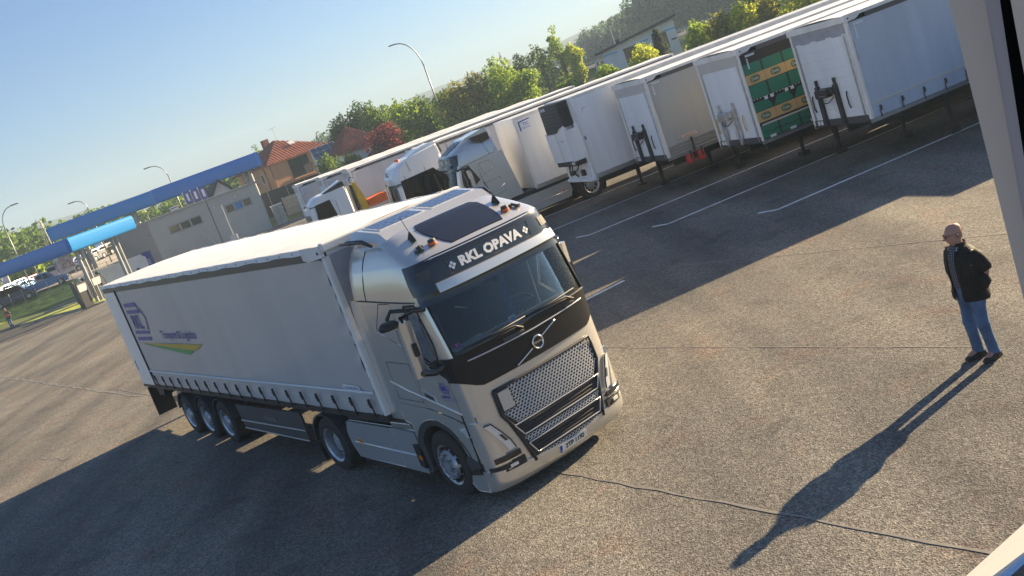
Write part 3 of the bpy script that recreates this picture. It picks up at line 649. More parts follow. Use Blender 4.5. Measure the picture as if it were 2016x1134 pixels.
        MB().box((x_-.03, -.23, 2.20), (x_-.02, -.10, 2.31)).build('toll_box', 'paper', T, bevel=.01); MB().box((x_-.015, -.20, 2.225), (x_-.010, -.13, 2.285)).build('toll_box_face', 'bluel', T)
        p0 = yz(-1.08, 2.27, -.02); MB().box((p0.x-.01, -1.11, 2.24), (p0.x, -1.04, 2.31)).build('vignette', mat('magenta sticker', (.5, .05, .4), .5), T)
        v = MB(); v.tube([(-.7, -.75, 2.86), (-.55, -.75, 2.70), (-.50, -.60, 2.62), (-.55, -.45, 2.70), (-.7, -.45, 2.86)], .012, 6); v.build('headset_bracket', 'chrome', T)
    # plate
    if plate:
        pc = .335
        pl = MB().shell([[yz(y, z, .045) for y in (-.26, 0, .26)] for z in (pc-.055, pc+.055)], [[yz(y, z, .02) for y in (-.26, 0, .26)] for z in (pc-.055, pc+.055)]).build('number_plate', 'white', T)
        MB().add([yz(-.26, pc-.055, .047), yz(-.215, pc-.055, .047), yz(-.215, pc+.055, .047), yz(-.26, pc+.055, .047)], [(0, 1, 2, 3)]).build('plate_band', mat('plate blue', (.01, .05, .35), .4), pl)
        if full: text_mesh('2TP 1192', .095, lambda u, v: yz(.025+u, pc+v, .047), 'gasket', 'plate_letters', pl, sx=.98, bold=.003)
        text_mesh('CZ', .03, lambda u, v: yz(-.237+u, pc-.03+v, .049), 'white', 'plate_letters', pl)
    if door_logo:
        for s in (-1, 1):
            fn = lambda u, v, s=s: (-.73-u*s*1.0*-1 if s < 0 else -.73-u, s*1.253, 1.72+v)
            f2 = (lambda u, v: (-.73+u, -1.253, 1.72+v)) if s < 0 else (lambda u, v: (-.73-u, 1.253, 1.72+v))
            dec = text_mesh('RKL', .085, f2, 'navy', 'door_logo', T, sx=1.1, bold=.006)
            b = MB()
            for z_, x0, x1 in ((.075, -.09, .06), (.055, -.09, .075), (-.055, -.075, .09), (-.075, -.06, .09)):
                b.add([f2(x0, z_), f2(x1, z_), f2(x1, z_+.010), f2(x0, z_+.010)], [(0, 1, 2, 3)])
            b.add([f2(.115, .0), f2(.08, .045), f2(.095, .045), f2(.13, 0), f2(.095, -.045), f2(.08, -.045)], [(0, 1, 2, 3), (0, 3, 4, 5)])
            b.add([f2(-.115, .0), f2(-.08, .045), f2(-.095, .045), f2(-.13, 0), f2(-.095, -.045), f2(-.08, -.045)], [(0, 1, 2, 3), (0, 3, 4, 5)])
            b.build('logo_bars', 'navy', dec)
            text_mesh('OPAVA', .06, lambda u, v: f2(-.03+u*1.1, -.125+v), 'navy', 'door_letters', dec, bold=.002)
            text_mesh('spol. s r.o.', .026, lambda u, v: f2(.17+u*1.1, -.14+v), 'navy', 'door_letters', dec)
            text_mesh('TEL. 553 696 111  OPAVA CZ', .026, lambda u, v: f2(.06+u*1.1, -.175+v), 'navy', 'door_letters', dec)
    # chassis, tank, lights
    c = MB(); L_ = wb+1.38+.85
    for s in (-1, 1): c.box((-L_, s*.42-.04, .78), (-1.0, s*.42+.04, 1.0))
    c.box((-L_, -.42, .80), (-L_+.1, .42, .98)); c.box((-2.1, -.9, .40), (-.5, .9, 1.10)); c.box((-wb-1.38+.40, -.62, .36), (-wb-1.38+1.0, .62, 1.1)); c.build('chassis', 'chassis', T)  # last box is added to block sun ahead of the drive wheel
    MB().box((-wb-1.38+.85, -1.18, .40), (-2.2, -.55, .98)).build('fuel_tank', 'alu', T, bevel=.06); MB().box((-wb-1.38+.85, .55, .40), (-2.2, 1.18, .98)).build('battery_box', 'black', T, bevel=.03)
    c = MB(); dx = -1.38-wb; c.tube([(dx, -.9, .5), (dx, .9, .5)], .09, 10); c.tube([(-1.38, -1, .5), (-1.38, 1, .5)], .06, 8); c.build('axle', 'chassis', T)
    MB().lathe([(.45, 0), (.45, .06), (.001, .09)], 24, (dx+.95*0+.6, 0, 1.05), 'z').build('fifth_wheel', 'chassis', T)
    ln = MB(); ln.tube([(-2.16, .2, 2.0), (-2.3, .2, 1.5), (-2.45, .15, 1.35), (-2.5, .1, 1.9)], .02, 6); ln.tube([(-2.16, -.2, 2.0), (-2.32, -.2, 1.45), (-2.5, -.1, 1.9)], .02, 6); ln.build('air_line', 'red', T)
    for s in (-1, 1): MB().box((-L_-.05, s*.85-.2, .70), (-L_, s*.85+.2, .83)).build('tail_lamp', 'redlens', T)
    return T
TPOS = Vector((.126, 13.062, 0)); TYAW = -.958
main = tractor('champagne tractor unit with dark RKL OPAVA roof sign, hauling the curtain-sided trailer towards the camera', 'champ', TPOS, TYAW, 'lorry tractors standing in the yard')

# ------------------------------------------------------------------ semi trailers (local: front face at x=0, body towards -x)
def trailer(label, loc, rz, group, cur='curtain', roof='tarp', main_=False, front=None, bottom='curtain', legs=True, mark=True, dark_top=True, Lc=None, H=4.0, valance='valance', wheels=True, buckle_n=None, near=1, rails=None, detail=True):
    T = thing('semi_trailer', label, 'trailer', loc, rz, group)
    Ln = 13.6; zb = 1.24; hw = 1.275
    # roof with a slightly sagging tarpaulin
    rows = []
    for i in range(35):
        x = -Ln*i/34; sag = .012*math.sin(i*1.6)+.008*math.sin(i*3.1+1)
        rows.append([(x, y, H-.045+(.05+sag)*(1-(abs(y)/hw)**2)) for y in (-hw, -hw*.95, -.8, -.3, .3, .8, hw*.95, hw)])
    ro = MB().grid(rows).build('roof', roof, T, smooth=True)
    for s in (-1, 1):
        b = MB(); n = 40 if main_ else 6
        xs = [-Ln*k/n for k in range(n+1)]
        b.shell([[(x, s*(hw+.012), H-.035+.008*math.sin(k*2.1)) for k, x in enumerate(xs)], [(x, s*(hw+.02), H-.115+(.012*math.sin(k*1.7) if main_ else 0)) for k, x in enumerate(xs)]],
                [[(x, s*(hw-.02), H-.03) for x in xs], [(x, s*(hw-.01), H-.115) for x in xs]])
        b.build('roof_edge', 'whitedirty' if not main_ else 'tarp', T, smooth=60)
        if main_:
            rv = MB()
            for k in range(26): rv.box((-.5-k*.5-.015, s*(hw+.02)-.005, H-.095), (-.5-k*.5+.015, s*(hw+.02)+.005, H-.07))
            rv.build('roof_rivets', 'galv', T)
        # dark top rail
        MB().box((-Ln+.1, min(s*(hw-.03), s*(hw+.006)), H-.24), (-.62, max(s*(hw-.03), s*(hw+.006)), H-.11)).build('top_rail', 'rail' if dark_top or main_ else 'alu', T)
        # roof end cap
        cap = [(-.66, H-.03), (.02, H-.03), (.02, H-.20), (-.52, H-.235), (-.66, H-.20)] if main_ else [(-.45, H-.03), (.02, H-.03), (.02, H-.20), (-.32, H-.19), (-.45, H-.11)]
        cp = MB().poly([cap], lambda a, b, d, s=s: (a, s*(hw+.03-d), b), 0, .05).build('roof_cap', 'whitedirty', T, bevel=.01)
        if detail: MB().lathe([(.022, 0), (.022, .01*s), (.001, .012*s)], 10, (-.08, s*(hw+.03), H-.13), 'y').build('roof_bolt', 'gasket', cp)
        # corner posts
        MB().box((-.10, min(s*1.17, s*1.278), zb), (.0, max(s*1.17, s*1.278), H-.2)).build('corner_post', 'whitedirty', T, bevel=.02)
        pw = 1.17 if main_ else .12
        po = MB().box((-Ln, min(s*1.2, s*1.277), zb-.02), (-Ln+pw, max(s*1.2, s*1.277), H-.12)).build('rear_post', 'white', T, bevel=.01)
        if main_:
            MB().box((-Ln+pw, min(s*1.2, s*1.29), zb-.02), (-Ln+pw+.10, max(s*1.2, s*1.29), H-.20)).build('post_seal', 'gasket', T)
            MB().box((-Ln+.15, s*1.277-.003, 1.62), (-Ln+.23, s*1.277+.003, 1.89)).build('post_mark', 'purple', po)
        # curtain, gently billowed, wrinkled near its tensioner
        x0, x1 = -.10, -Ln+pw+(.10 if main_ else 0)
        nx, nz = (150, 26) if main_ else (70, 14)
        xs = [x0+(x1-x0)*(k/nx)**1.35 for k in range(nx+1)]; zt = H-.235
        rows = []
        for i in range(nz+1):
            z = zb+.02+(zt-zb-.02)*i/nz; r = []
            for x in xs:
                e = max(0, 1-(x0-x)/.75); wr = .018*e*e*math.sin(z*42+x*5+math.sin(z*9)*1.5)
                lowz = max(0, 1-(z-zb)/.42)
                y = hw-.006+wr+.006*math.sin(x*1.1+z*.8)*math.sin((z-zb)/2.6*PI)+.016*lowz*math.sin(x*9.5+.7)*math.sin((z-zb)*9)+(.010*math.sin((z-zb)*15) if lowz > 0 else 0)
                if z < zb+.3: y += .004*math.sin(x*4.7)
                r.append((x, s*y, z))
            rows.append(r)
        cu = MB().grid(rows).build('curtain_side', cur, T, smooth=True)
        # bottom band, rail and buckles
        if bottom == 'curtain':
            yy = s*(hw+.014)
            MB().box((x1, min(yy-.004, yy+.004), zb+.375), (x0-.02, max(yy-.004, yy+.004), zb+.41)).build('reflective_strip', 'paper' if main_ else 'rope', cu)
            n = 24 if main_ else (buckle_n or 18); st = (10.9+.66)/18 if main_ else .70
            for k in range(n if s == near or main_ else 0):
                x = -.30-k*(.648 if main_ else st)
                if x < x1+.1: break
                b = MB(); yo = s*(hw+.03)
                b.tube([(x, yo, zb-.02), (x+.02, yo+s*.012, zb+.12), (x-.015, yo+s*.01, zb+.2)], [.016, .014, .022], 6)
                b.box((x-.04, min(yo, yo+s*.03), zb+.15), (x+.005, max(yo, yo+s*.03), zb+.29)); b.tube([(x-.07, yo+s*.02, zb+.21), (x, yo+s*.02, zb+.235)], .012, 5)
                b.build('curtain_buckle', 'black', T)
        if rails and s == near:
            for zz in (zb+.12, zb+.22, zb+.32):
                MB().box((-Ln+.3, min(s*hw, s*(hw+.035)), zz-.025), (-.15, max(s*hw, s*(hw+.035)), zz+.025)).build('slat_rail', 'alu', T)
            for k in range(7): MB().box((-1.0-k*1.5, min(s*hw, s*(hw+.05)), zb-.05), (-.95-k*1.5, max(s*hw, s*(hw+.05)), zb+.40)).build('rail_bracket', 'black', T)
        MB().box((-Ln, min(s*(hw-.06), s*(hw+.0)), zb-(.26 if main_ and s > 0 else .09)), (0, max(s*(hw-.06), s*(hw+.0)), zb+.012)).build('side_rail', 'black' if main_ else 'galv', T)  # far rail of the main trailer is deepened to block sun
    # floor and doors
    MB().box((-Ln, -1.2, zb-.06), (0, 1.2, zb+.02)).build('floor', 'chassis', T)
    for s in (0, 1): MB().box((-Ln-.03, -1.24+s*1.245, zb), (-Ln, -.005+s*1.245, H-.15)).build('rear_door', 'white', T)
    # front bulkhead
    fb = MB().box((-.05, -1.2, zb-.02), (-.015, 1.2, H-.12)).build('bulkhead', 'panel', T)
    if not main_:
        zv = 3.5
        if valance:
            rows = [[(.004+.012*math.sin(y*9+z*2)*(1 if valance == 'valance' else .2), y, z) for y in [-1.16+2.32*k/28 for k in range(29)]] for z in (zv, zv+.12, zv+.25, H-.18)]
            MB().grid(rows).build('valance', valance, T, smooth=True)
        MB().box((-.02, -1.275, H-.20), (.03, 1.275, H-.03)).build('front_header', 'whitedirty', T, bevel=.01)
        MB().box((-.04, -1.17, zb-.03), (.012, 1.17, zb+.14)).build('kick_plate', 'dgrey', fb)
        for k, z in enumerate([zb+.14+.27*i for i in range(8)]):
            if front in ('black', 'slats'): MB().box((-.012, -1.16, z+.004), (.0, 1.16, z+.262)).build('plank', 'panel', fb)
        for s in (-1, 1):
            MB().box((-.03, s*1.08-.035, zb), (.012, s*1.08+.035, zv)).build('inner_post', 'alu', fb)
        if front:
            mt = 'alu' if front == 'silver' else 'black'; yc = -.18*near
            u = MB()
            for y in (yc-.40, yc+.40): u.box((.0, y-.065, zb-.02), (.10, y+.065, 2.32)); u.box((.02, y-.02, 2.3), (.08, y+.05, 2.50)); 
            u.box((.02, yc-.36, 2.08), (.16, yc+.36, 2.26)); fo = u.build('coupling_frame', mt, T, bevel=.012)
            MB().box((.05, yc-.32, 2.02), (.24, yc+.22, 2.24)).build('connector_box', mt, fo, bevel=.02)
            MB().add([(.242, yc-.15, 2.08), (.242, yc+.12, 2.08), (.16, yc+.12, 2.245), (.16, yc-.15, 2.245)], [(0, 1, 2, 3)]).build('box_sticker', 'paper', fo)
            MB().tube([(.1, yc-.3, 2.02), (.18, yc-.2, 1.88), (.18, yc+.1, 1.86), (.1, yc+.3, 2.0)], .014, 6).build('air_hose', 'black', fo)
            for y in (yc-.75, yc+.78): MB().tube([(.02, y, 1.62), (.05, y, 1.72), (.05, y, 1.98), (.02, y, 2.08)], .018, 6).build('grab_handle', 'yel' if front == 'silver' else 'black', T)
            MB().box((.0, yc-.2, 1.42), (.012, yc+.08, 1.62)).build('document_plate', 'paper', T)
            for y in (.85, .99): MB().box((.01, -y*near-.05, zb+.01), (.016, -y*near+.05, zb+.12)).build('plate_sticker', 'paper', T)
    # chassis
    c = MB()
    for s in (-1, 1): c.box((-Ln+.2, s*.5-.05, .85), (-.5, s*.5+.05, 1.15))
    for k in range(12): c.box((-Ln+.5+k*1.1, -1.15, 1.05), (-Ln+.58+k*1.1, 1.15, 1.18))
    c.build('chassis', 'chassis', T)
    if legs:
        for s in (-1, 1):
            lg = MB(); lz = .12 if not main_ else .45; lg.box((-2.62, s*.95-.06, .42), (-2.5, s*.95+.06, 1.15)); lg.box((-2.60, s*.95-.045, lz), (-2.52, s*.95+.045, .6)); lg.box((-2.70, s*.95-.13, lz-.10*(not main_)*1.15), (-2.42, s*.95+.13, lz+.02))
            lg.build('landing_leg', 'chassis', T)
    if main_:
        ax = [-12.05+1.5+ -0.0]
    axs = (-7.82-1.31-1.55, -7.82-1.55, -7.82+1.31-1.55) if True else None
    if wheels:
        for ax_ in axs:
            for s in (-1, 1):
                wheel(T, ax_, s*1.245, s, 'trail', r=.50, w=.38)
                if main_ or s == near:
                    arc = [R(12+8*i) for i in range(20)]
                    o1 = [[(ax_+rr*math.cos(a), s*yy, .50+rr*math.sin(a)) for a in arc] for rr, yy in ((.56, 1.26), (.575, 1.26), (.575, .85))]
                    i1 = [[(ax_+rr*math.cos(a), s*yy, .50+rr*math.sin(a)) for a in arc] for rr, yy in ((.55, 1.25), (.56, 1.25), (.56, .85))]
                    MB().shell(o1, i1).build('mudguard', 'dgrey', T, smooth=40)
            MB().tube([(ax_, -1.0, .5), (ax_, 1.0, .5)], .07, 8).build('axle', 'chassis', T); MB().box((ax_-.6, -.86, .52), (ax_+.6, .86, 1.18)).build('axle_light_block', 'chassis', T)  # bulk added over each axle to block sun between the wheels
        b = MB(); b.box((-Ln, -1.2, .45), (-Ln+.08, 1.2, .58)); b.box((-Ln+.02, -.6, .5), (-Ln+.1, -.5, 1.15)); b.box((-Ln+.02, .5, .5), (-Ln+.1, .6, 1.15)); b.build('underrun_bar', 'whitem', T)
        for s in (-1, 1):
            MB().box((-Ln-.02, s*.95-.25, .66), (-Ln+.03, s*.95+.25, .80)).build('tail_lamp', 'redlens', T)
            MB().poly([[(-Ln+.10, 1.10), (-Ln+.18, 1.10), (-Ln+.12, .30), (-Ln+.06, .30)]], lambda a, b, d, s=s: (a, s*d, b), .75, 1.25).build('mudflap', 'rubber', T)
    if main_:
        for s in (-1, 1):
            # lower aerodynamic side panel
            sk = [(-3.55, 1.04), (-6.95, 1.01), (-6.90, .74), (-6.85, .49), (-3.57, .48)]
            so_ = MB().poly([sk], lambda a, b, d, s=s: (a, s*(1.25-d), b), 0, .04).build('side_panel', 'dgrey', T, bevel=.01)
            b = MB(); b.tube([(-3.57, s*1.255, .69), (-6.90, s*1.255, .66)], .016, 6); b.tube([(-3.57, s*1.255, .485), (-6.85, s*1.255, .49)], .014, 6); b.build('panel_strip', 'galv', so_)
            f2 = (lambda u, v: (-5.2+u, -1.253, .80+v)) if s < 0 else (lambda u, v: (-5.2-u, 1.253, .80+v))
            text_mesh('SCHWARZMÜLLER'[:12], .10, f2, 'alu', 'panel_letters', so_, sx=.75, bold=.004)
            # rear lamp carrier seen below the body
            MB().poly([[(-12.2, 1.12), (-12.75, 1.1), (-12.72, .93), (-12.2, .93)]], lambda a, b, d, s=s: (a, s*(1.2-d), b), 0, .5).build('tool_box', 'black', T, bevel=.02)
            # printed livery on the curtain (metres from the front face)
            o = s*(hw+.0135)
            def P(x, z, s=s, o=o): return (x, o, z)
            def reg(xs_, zs_, m_, nm, par):   # flat print polygon following the curtain
                return MB().add([P(a, b) for a, b in zip(xs_, zs_)], [tuple(range(len(xs_)))]).build(nm, m_, par)
            xo = -1.55
            if s < 0:
                lg = reg((-10.50+xo, -9.55+xo, -9.50+xo, -10.50+xo), (3.34, 3.34, 3.44, 3.44), 'purple', 'livery_bar', T)
                reg((-10.50+xo, -9.40+xo, -9.44+xo, -10.50+xo), (3.17, 3.17, 3.26, 3.26), 'purple', 'livery_bar', T)
                reg((-10.50+xo, -9.30+xo, -9.28+xo, -10.50+xo), (2.64, 2.64, 2.72, 2.72), 'purple', 'livery_bar', T)
                reg((-10.50+xo, -9.36+xo, -9.32+xo, -10.50+xo), (2.47, 2.47, 2.56, 2.56), 'purple', 'livery_bar', T)
                reg((-9.50+xo, -9.05+xo, -9.13+xo, -9.56+xo), (3.44, 3.07, 3.05, 3.40), 'purple', 'livery_bar', T)
                reg((-9.05+xo, -9.22+xo, -9.30+xo, -9.13+xo), (3.07, 2.74, 2.76, 3.06), 'purple', 'livery_bar', T)
                text_mesh('RKL', .50, lambda u, v: P(-9.95+xo+u, 2.93+v), 'navy', 'livery_letters', T, bold=.008, sx=.98)
                text_mesh('Transport & Logistics', .27, lambda u, v: P(-7.15+xo+u, 2.60+v), 'navy', 'livery_letters', T, bold=.004, sx=1.06)
                reg((-10.45+xo, -5.72+xo, -6.28+xo, -8.4+xo), (2.40, 2.38, 2.235, 2.31), 'yellow', 'livery_swoosh', T)
                reg((-10.45+xo, -8.4+xo, -6.45+xo, -6.87+xo, -8.6+xo), (2.385, 2.31, 2.235, 2.13, 2.25), 'green', 'livery_swoosh', T)
                reg((.45+xo, 1.03+xo, 1.03+xo, .45+xo), (1.63, 1.60, 1.72, 1.75), 'white', 'maker_label', T)
                text_mesh('SCHWARZMÜLL', .075, lambda u, v: (.74+xo+u, o-.002, 1.675+v), 'navy', 'maker_letters', T, sx=.95)
        if s < 0: MB().box((-7.1, -1.19, .50), (-3.2, 1.19, 1.178)).build('light_block_box', 'black', T)  # box added under the trailer to block stray sun
        # fabric screen between trailer and cab
        MB().box((-.02, -1.17, zb), (.0, 1.17, H-.2)).build('bulkhead_skin', 'valance', T)
        hb = MB(); hb.box((-.06, -1.28, H-.14), (.06, 1.28, H-.0)); hb.build('front_header', 'whitedirty', T, bevel=.03)
        MB().box((-Ln-.05, -1.1, 1.12), (-Ln+.02, 1.1, 1.24)).build('rear_sill', 'black', T)
    if mark and not main_:
        s = near; d = MB()
        P = lambda x, z: (x, s*(hw+.02), z)
        for k in range(7): d.add([P(-.20-k*.045, 3.72), P(-.235-k*.045, 3.72), P(-.235-k*.045, 3.66), P(-.20-k*.045, 3.66)], [(0, 1, 2, 3)]); d.add([P(-.20, 3.62-k*.045), P(-.25, 3.62-k*.045), P(-.25, 3.588-k*.045), P(-.20, 3.588-k*.045)], [(0, 1, 2, 3)])
        d.build('corner_print', 'paper', T, kind='stuff')
    return T
KX = -1.38-3.7+1.046
td = Vector((math.cos(TYAW), math.sin(TYAW), 0)); K = TPOS+td*KX; RY = TYAW-.030
rd = Vector((math.cos(RY), math.sin(RY), 0))
GT = 'semi trailers on the yard'
trailer('long grey curtain-sided trailer with RKL Transport & Logistics print behind the champagne tractor', K+rd*1.55, RY, GT, main_=True)

PR = BAY+PI                          # parked heading
lf = Vector((math.cos(PR+PI/2), math.sin(PR+PI/2), 0)); pf = Vector((math.cos(PR), math.sin(PR), 0))
def parked(cx, cy): return Vector((cx, cy, 0))-lf*1.275
t1 = trailer('blue-grey curtain trailer with black frame on its planked front, nearest in the row', parked(10.15, 25.25), PR, GT, 'curtainb', front='black')
t2 = trailer('trailer with green and tan box print on its side and bright metal front frame', parked(8.22, 28.35), PR, GT, 'curtain', front='silver', bottom='none', valance='curtain')
t3 = trailer('pale green-grey curtain trailer with two red cylinders hanging under its slatted edge', parked(6.22, 32.2), PR, GT, 'curtaing', front='black', bottom='none', valance='curtain', rails=True)
# printed load on the second trailer
def load_print(T):
    s = 1; o = 1.275+.016
    def q(x0, x1, z0, z1, m_, nm, e=0, par=T): return MB().box((-x1, o-.004+e, z0), (-x0, o+e, z1)).build(nm, m_, par)
    tgm = mat('print green', (.008, .19, .11), .5, var=.08, scale=2); tan = mat('print tan', (.62, .40, .16), .5); dk = mat('print black', (.006, .006, .008), .5); dgn = mat('print dark green', (.01, .13, .07), .5); gap = mat('print seam green', (.012, .06, .04), .5)
    q(.03, 13.4, 1.27, 3.76, dk, 'print_ground')
    n = 14; w_ = .70
    for i in range(n):
        x0 = -.04+i*w_
        for k, (z0, z1) in enumerate(((3.17, 3.47), (2.46, 2.85), (2.09, 2.36), (1.30, 1.66))):
            a, b = max(.03, x0+.012), x0+w_-.012
            q(a, b, z0, z1, tgm, 'green_print', .002)
            q(b-.045, b, z0, z1, gap, 'print_seam', .003)
        for z0, z1 in ((2.87, 3.16), (1.77, 2.07)):
            q(max(.03, x0+.004), x0+w_-.004, z0, z1, tan, 'tan_print', .002)
            if i < 7:
                cx, cz = x0+.35, (z0+z1)/2
                ov = lambda rx, rz, e: [(-(cx+rx*math.copysign(abs(math.cos(a))**.8, math.cos(a))), o+e, cz+rz*math.copysign(abs(math.sin(a))**.7, math.sin(a))) for a in [2*PI*j/18 for j in range(18)]]
                MB().add(ov(.17, .10, .0035), [tuple(range(18))]).build('oval_print', dgn, T); MB().add(ov(.15, .083, .0045), [tuple(range(18))]).build('oval_print', tan, T); MB().add(ov(.14, .074, .0055), [tuple(range(18))]).build('oval_print', dgn, T)
                text_mesh('Dalie', .11, lambda u, v: (-(cx)-u, o+.007, cz+v), 'rope', 'oval_letters', T, bold=.003)
    q(.10, 13.3, 1.665, 1.715, 'rope', 'cream_strip', .004)
    for k in range(40):
        q(.06+k*.11, .10+k*.11, 2.43, 2.455, 'rope', 'strap_print', .004)
    for k in range(6):
        for dx in (.42, .62): q(k*.7+dx, k*.7+dx+.11, 2.35, 2.44, 'paper', 'ratchet_print', .006)
        m = MB(); x = k*.7+.66; m.add([(-(x-.17), o+.004, 2.37), (-(x+.17), o+.004, 2.37), (-(x+.02), o+.004, 2.14), (-(x-.02), o+.004, 2.14)], [(0, 1, 2, 3)]); m.build('strap_print', dk, T)
        q(k*.7+.25, k*.7+.45, 1.27, 1.34, 'paper', 'ratchet_print', .006)
        m = MB(); m.tube([(-(k*.7+.1+j*.14), o+.006, 1.46+.035*math.sin(j*2.4+k)) for j in range(6)], .010, 5); m.build('tie_print', dk, T)
load_print(t2)
for x in (-.80, -1.22):            # red cylinders under the third trailer
    c = MB(); c.lathe([(.001, 0), (.12, .01), (.135, .05), (.135, .34), (.10, .40), (.05, .42), (.001, .43)], 18, (x, 1.12, .80), 'z')
    co = c.build('extinguisher_case', 'red', t3, smooth=40); MB().box((x-.02, 1.0, .95), (x+.02, 1.28, 1.25)).build('case_strap', 'black', co)
MB().box((-1.22, 1.30, 1.69), (-.66, 1.315, 1.79)).build('warning_plate', 'rope', t3); MB().box((-1.17, 1.315, 1.71), (-.72, 1.318, 1.77)).build('plate_stripe', mat('faded pink print', (.55, .30, .25), .6), t3)

# white refrigerated box trailer
def reefer(label, loc, rz, group, H=4.1, unit=True, L=13.6, logo=False):
    T = thing('refrigerated_trailer', label, 'trailer', loc, rz, group); hw = 1.3; zb = 1.18
    MB().box((-L, -hw, zb), (0, hw, H)).build('box_body', 'white', T, bevel=.02)
    for s in (-1, 1):
        MB().box((-L, s*hw-.012, zb-.04), (.01, s*hw+.012, zb+.12)).build('base_rail', 'alu', T); MB().box((-L, s*hw-.01, H-.10), (.01, s*hw+.01, H+.01)).build('top_rail', 'whitedirty', T)
        MB().box((-.06, s*hw-.012 if s > 0 else s*hw-.02, zb), (.02, s*hw+.02 if s > 0 else s*hw+.012, H)).build('corner_post', 'whitedirty', T)
    if unit:
        for y in (-.98, .98): MB().box((.0, y-.012, zb+.05), (.03, y+.012, H-.1)).build('front_seam', 'galv', T)
        u = MB().box((.0, -1.0, 3.02), (.42, 1.0, H-.02)).build('cooling_unit', 'black', T, bevel=.05)
        MB().poly([[(-1.0, 1.98), (1.0, 1.98), (1.0, 3.22), (.62, 3.18), (.30, 3.05), (-.1, 3.02), (-1.0, 3.02)]], lambda a, b, d: (d, a, b), .0, .44).build('unit_cover', 'white', u, bevel=.04)
        MB().box((.0, -1.0, 1.76), (.40, 1.0, 1.98)).build('unit_base', 'black', u, bevel=.03); MB().box((.40, .55, 1.82), (.41, .85, 1.92)).build('unit_display', 'lamp', u)
        for k in range(6): MB().box((.42, -.85, 3.3+k*.12), (.435, .85, 3.33+k*.12)).build('grille_slat', 'dgrey', u)
        MB().box((.442, -.01, 2.0), (.446, .0, 3.0)).build('cover_seam', 'dgrey', u)
        text_mesh('CARRIER', .15, lambda a, b: (.44, -.55+a, 3.93+b), 'paper', 'unit_letters', u, bold=.004)
        text_mesh('Carrier', .13, lambda a, b: (.446, .45+a, 2.72+b), 'galv', 'unit_letters', u)
        for k in range(9): MB().box((.0, -1.0+k*.25, zb+.1), (.05, -.97+k*.25, 1.74)).build('front_rib', 'whitedirty', T)
        h = MB(); h.tube([(.1, -.6, 1.7), (.2, -.5, 1.5), (.2, -.1, 1.45), (.15, .1, 1.3)], .03, 6); h.tube([(.1, -.3, 1.75), (.22, -.2, 1.5), (.2, .3, 1.55), (.1, .4, 1.75)], .022, 6); h.box((.0, -.7, 1.35), (.16, -.45, 1.5)); h.box((.0, .35, 1.3), (.12, .55, 1.52)); h.build('hose_couplings', 'black', T)
        MB().box((-.1, -1.3, 1.08), (.12, 1.3, zb+.02)).build('front_sill', 'white', T, bevel=.02)
        hd = MB(); hd.tube([(-.45, 1.31, 3.62), (-.30, 1.33, 3.60), (-.30, 1.33, 3.42)], .01, 5); hd.box((-.12, 1.30, 2.55), (-.05, 1.34, 2.68)); hd.build('side_latch', 'galv', T)
    if logo:
        f2 = lambda u, v: (-.42-u, 1.305, 3.62+v)
        MB().add([f2(-.27, .16), f2(.22, .20), f2(.22, .16), f2(-.22, .12), f2(-.22, -.2), f2(-.27, -.2)], [(0, 1, 2, 3), (0, 3, 4, 5)]).build('logo_corner', 'navy', T)
        text_mesh('TSC', .15, lambda u, v: f2(.02+u, .02+v), 'bluem', 'side_letters', T, bold=.003); text_mesh('RENTAL', .10, lambda u, v: f2(.02+u, -.12+v), 'bluem', 'side_letters', T)
    c = MB()
    for s in (-1, 1): c.box((-L+.2, s*.5-.05, .85), (-.5, s*.5+.05, zb))
    c.build('chassis', 'chassis', T)
    for s in (-1, 1):
        lg = MB(); lz = .06 if unit else .5
        lg.box((-2.62, s*.95-.06, .42), (-2.5, s*.95+.06, zb)); lg.box((-2.60, s*.95-.045, lz), (-2.52, s*.95+.045, .6)); lg.box((-2.70, s*.95-.13, lz-.055), (-2.42, s*.95+.13, lz)); lg.build('landing_leg', 'chassis', T)
        for ax_ in (-10.7, -9.4, -8.1): wheel(T, ax_, s*1.245, s, 'trail', r=.50, w=.38)
    return T
reefer('white refrigerated trailer with black and white cooling unit on its front', parked(4.08, 34.75), PR, GT)
bx = reefer('plain white box trailer coupled to the silver tractor, blue print in its upper corner', parked(2.2, 38.3), PR, GT, H=3.98, unit=False, logo=True)
side_o = parked(2.2, 38.3)
tractor('silver tractor unit parked in front of the plain white box trailer, dark roof sign', 'silver', side_o+pf*3.22, PR, 'lorry tractors standing in the yard', wb=4.05, full=False, front_text='RKL', door_logo=False, plate=True, solar=False, glass_='glassd')
# more curtain trailers further back
trailer('grey curtain trailer parked behind the small white crane lorry and the white tractor', parked(-1.9, 45.8)-pf*.0, PR, GT, 'curtainl', valance='curtain', detail=False)
trailer('grey curtain trailer, second last of the parked row, white post at its front corner', parked(-6.0, 53.3), PR, GT, 'curtainl', valance='curtain', detail=False)
trailer('light grey curtain trailer with short visible side, between two others near the row end', parked(-8.05, 57.05), PR, GT, 'curtainl', valance='curtain', detail=False)
trailer('light grey curtain trailer at the far left end of the parked row', parked(-10.1, 60.8), PR, GT, 'curtainl', valance='curtain', detail=False)

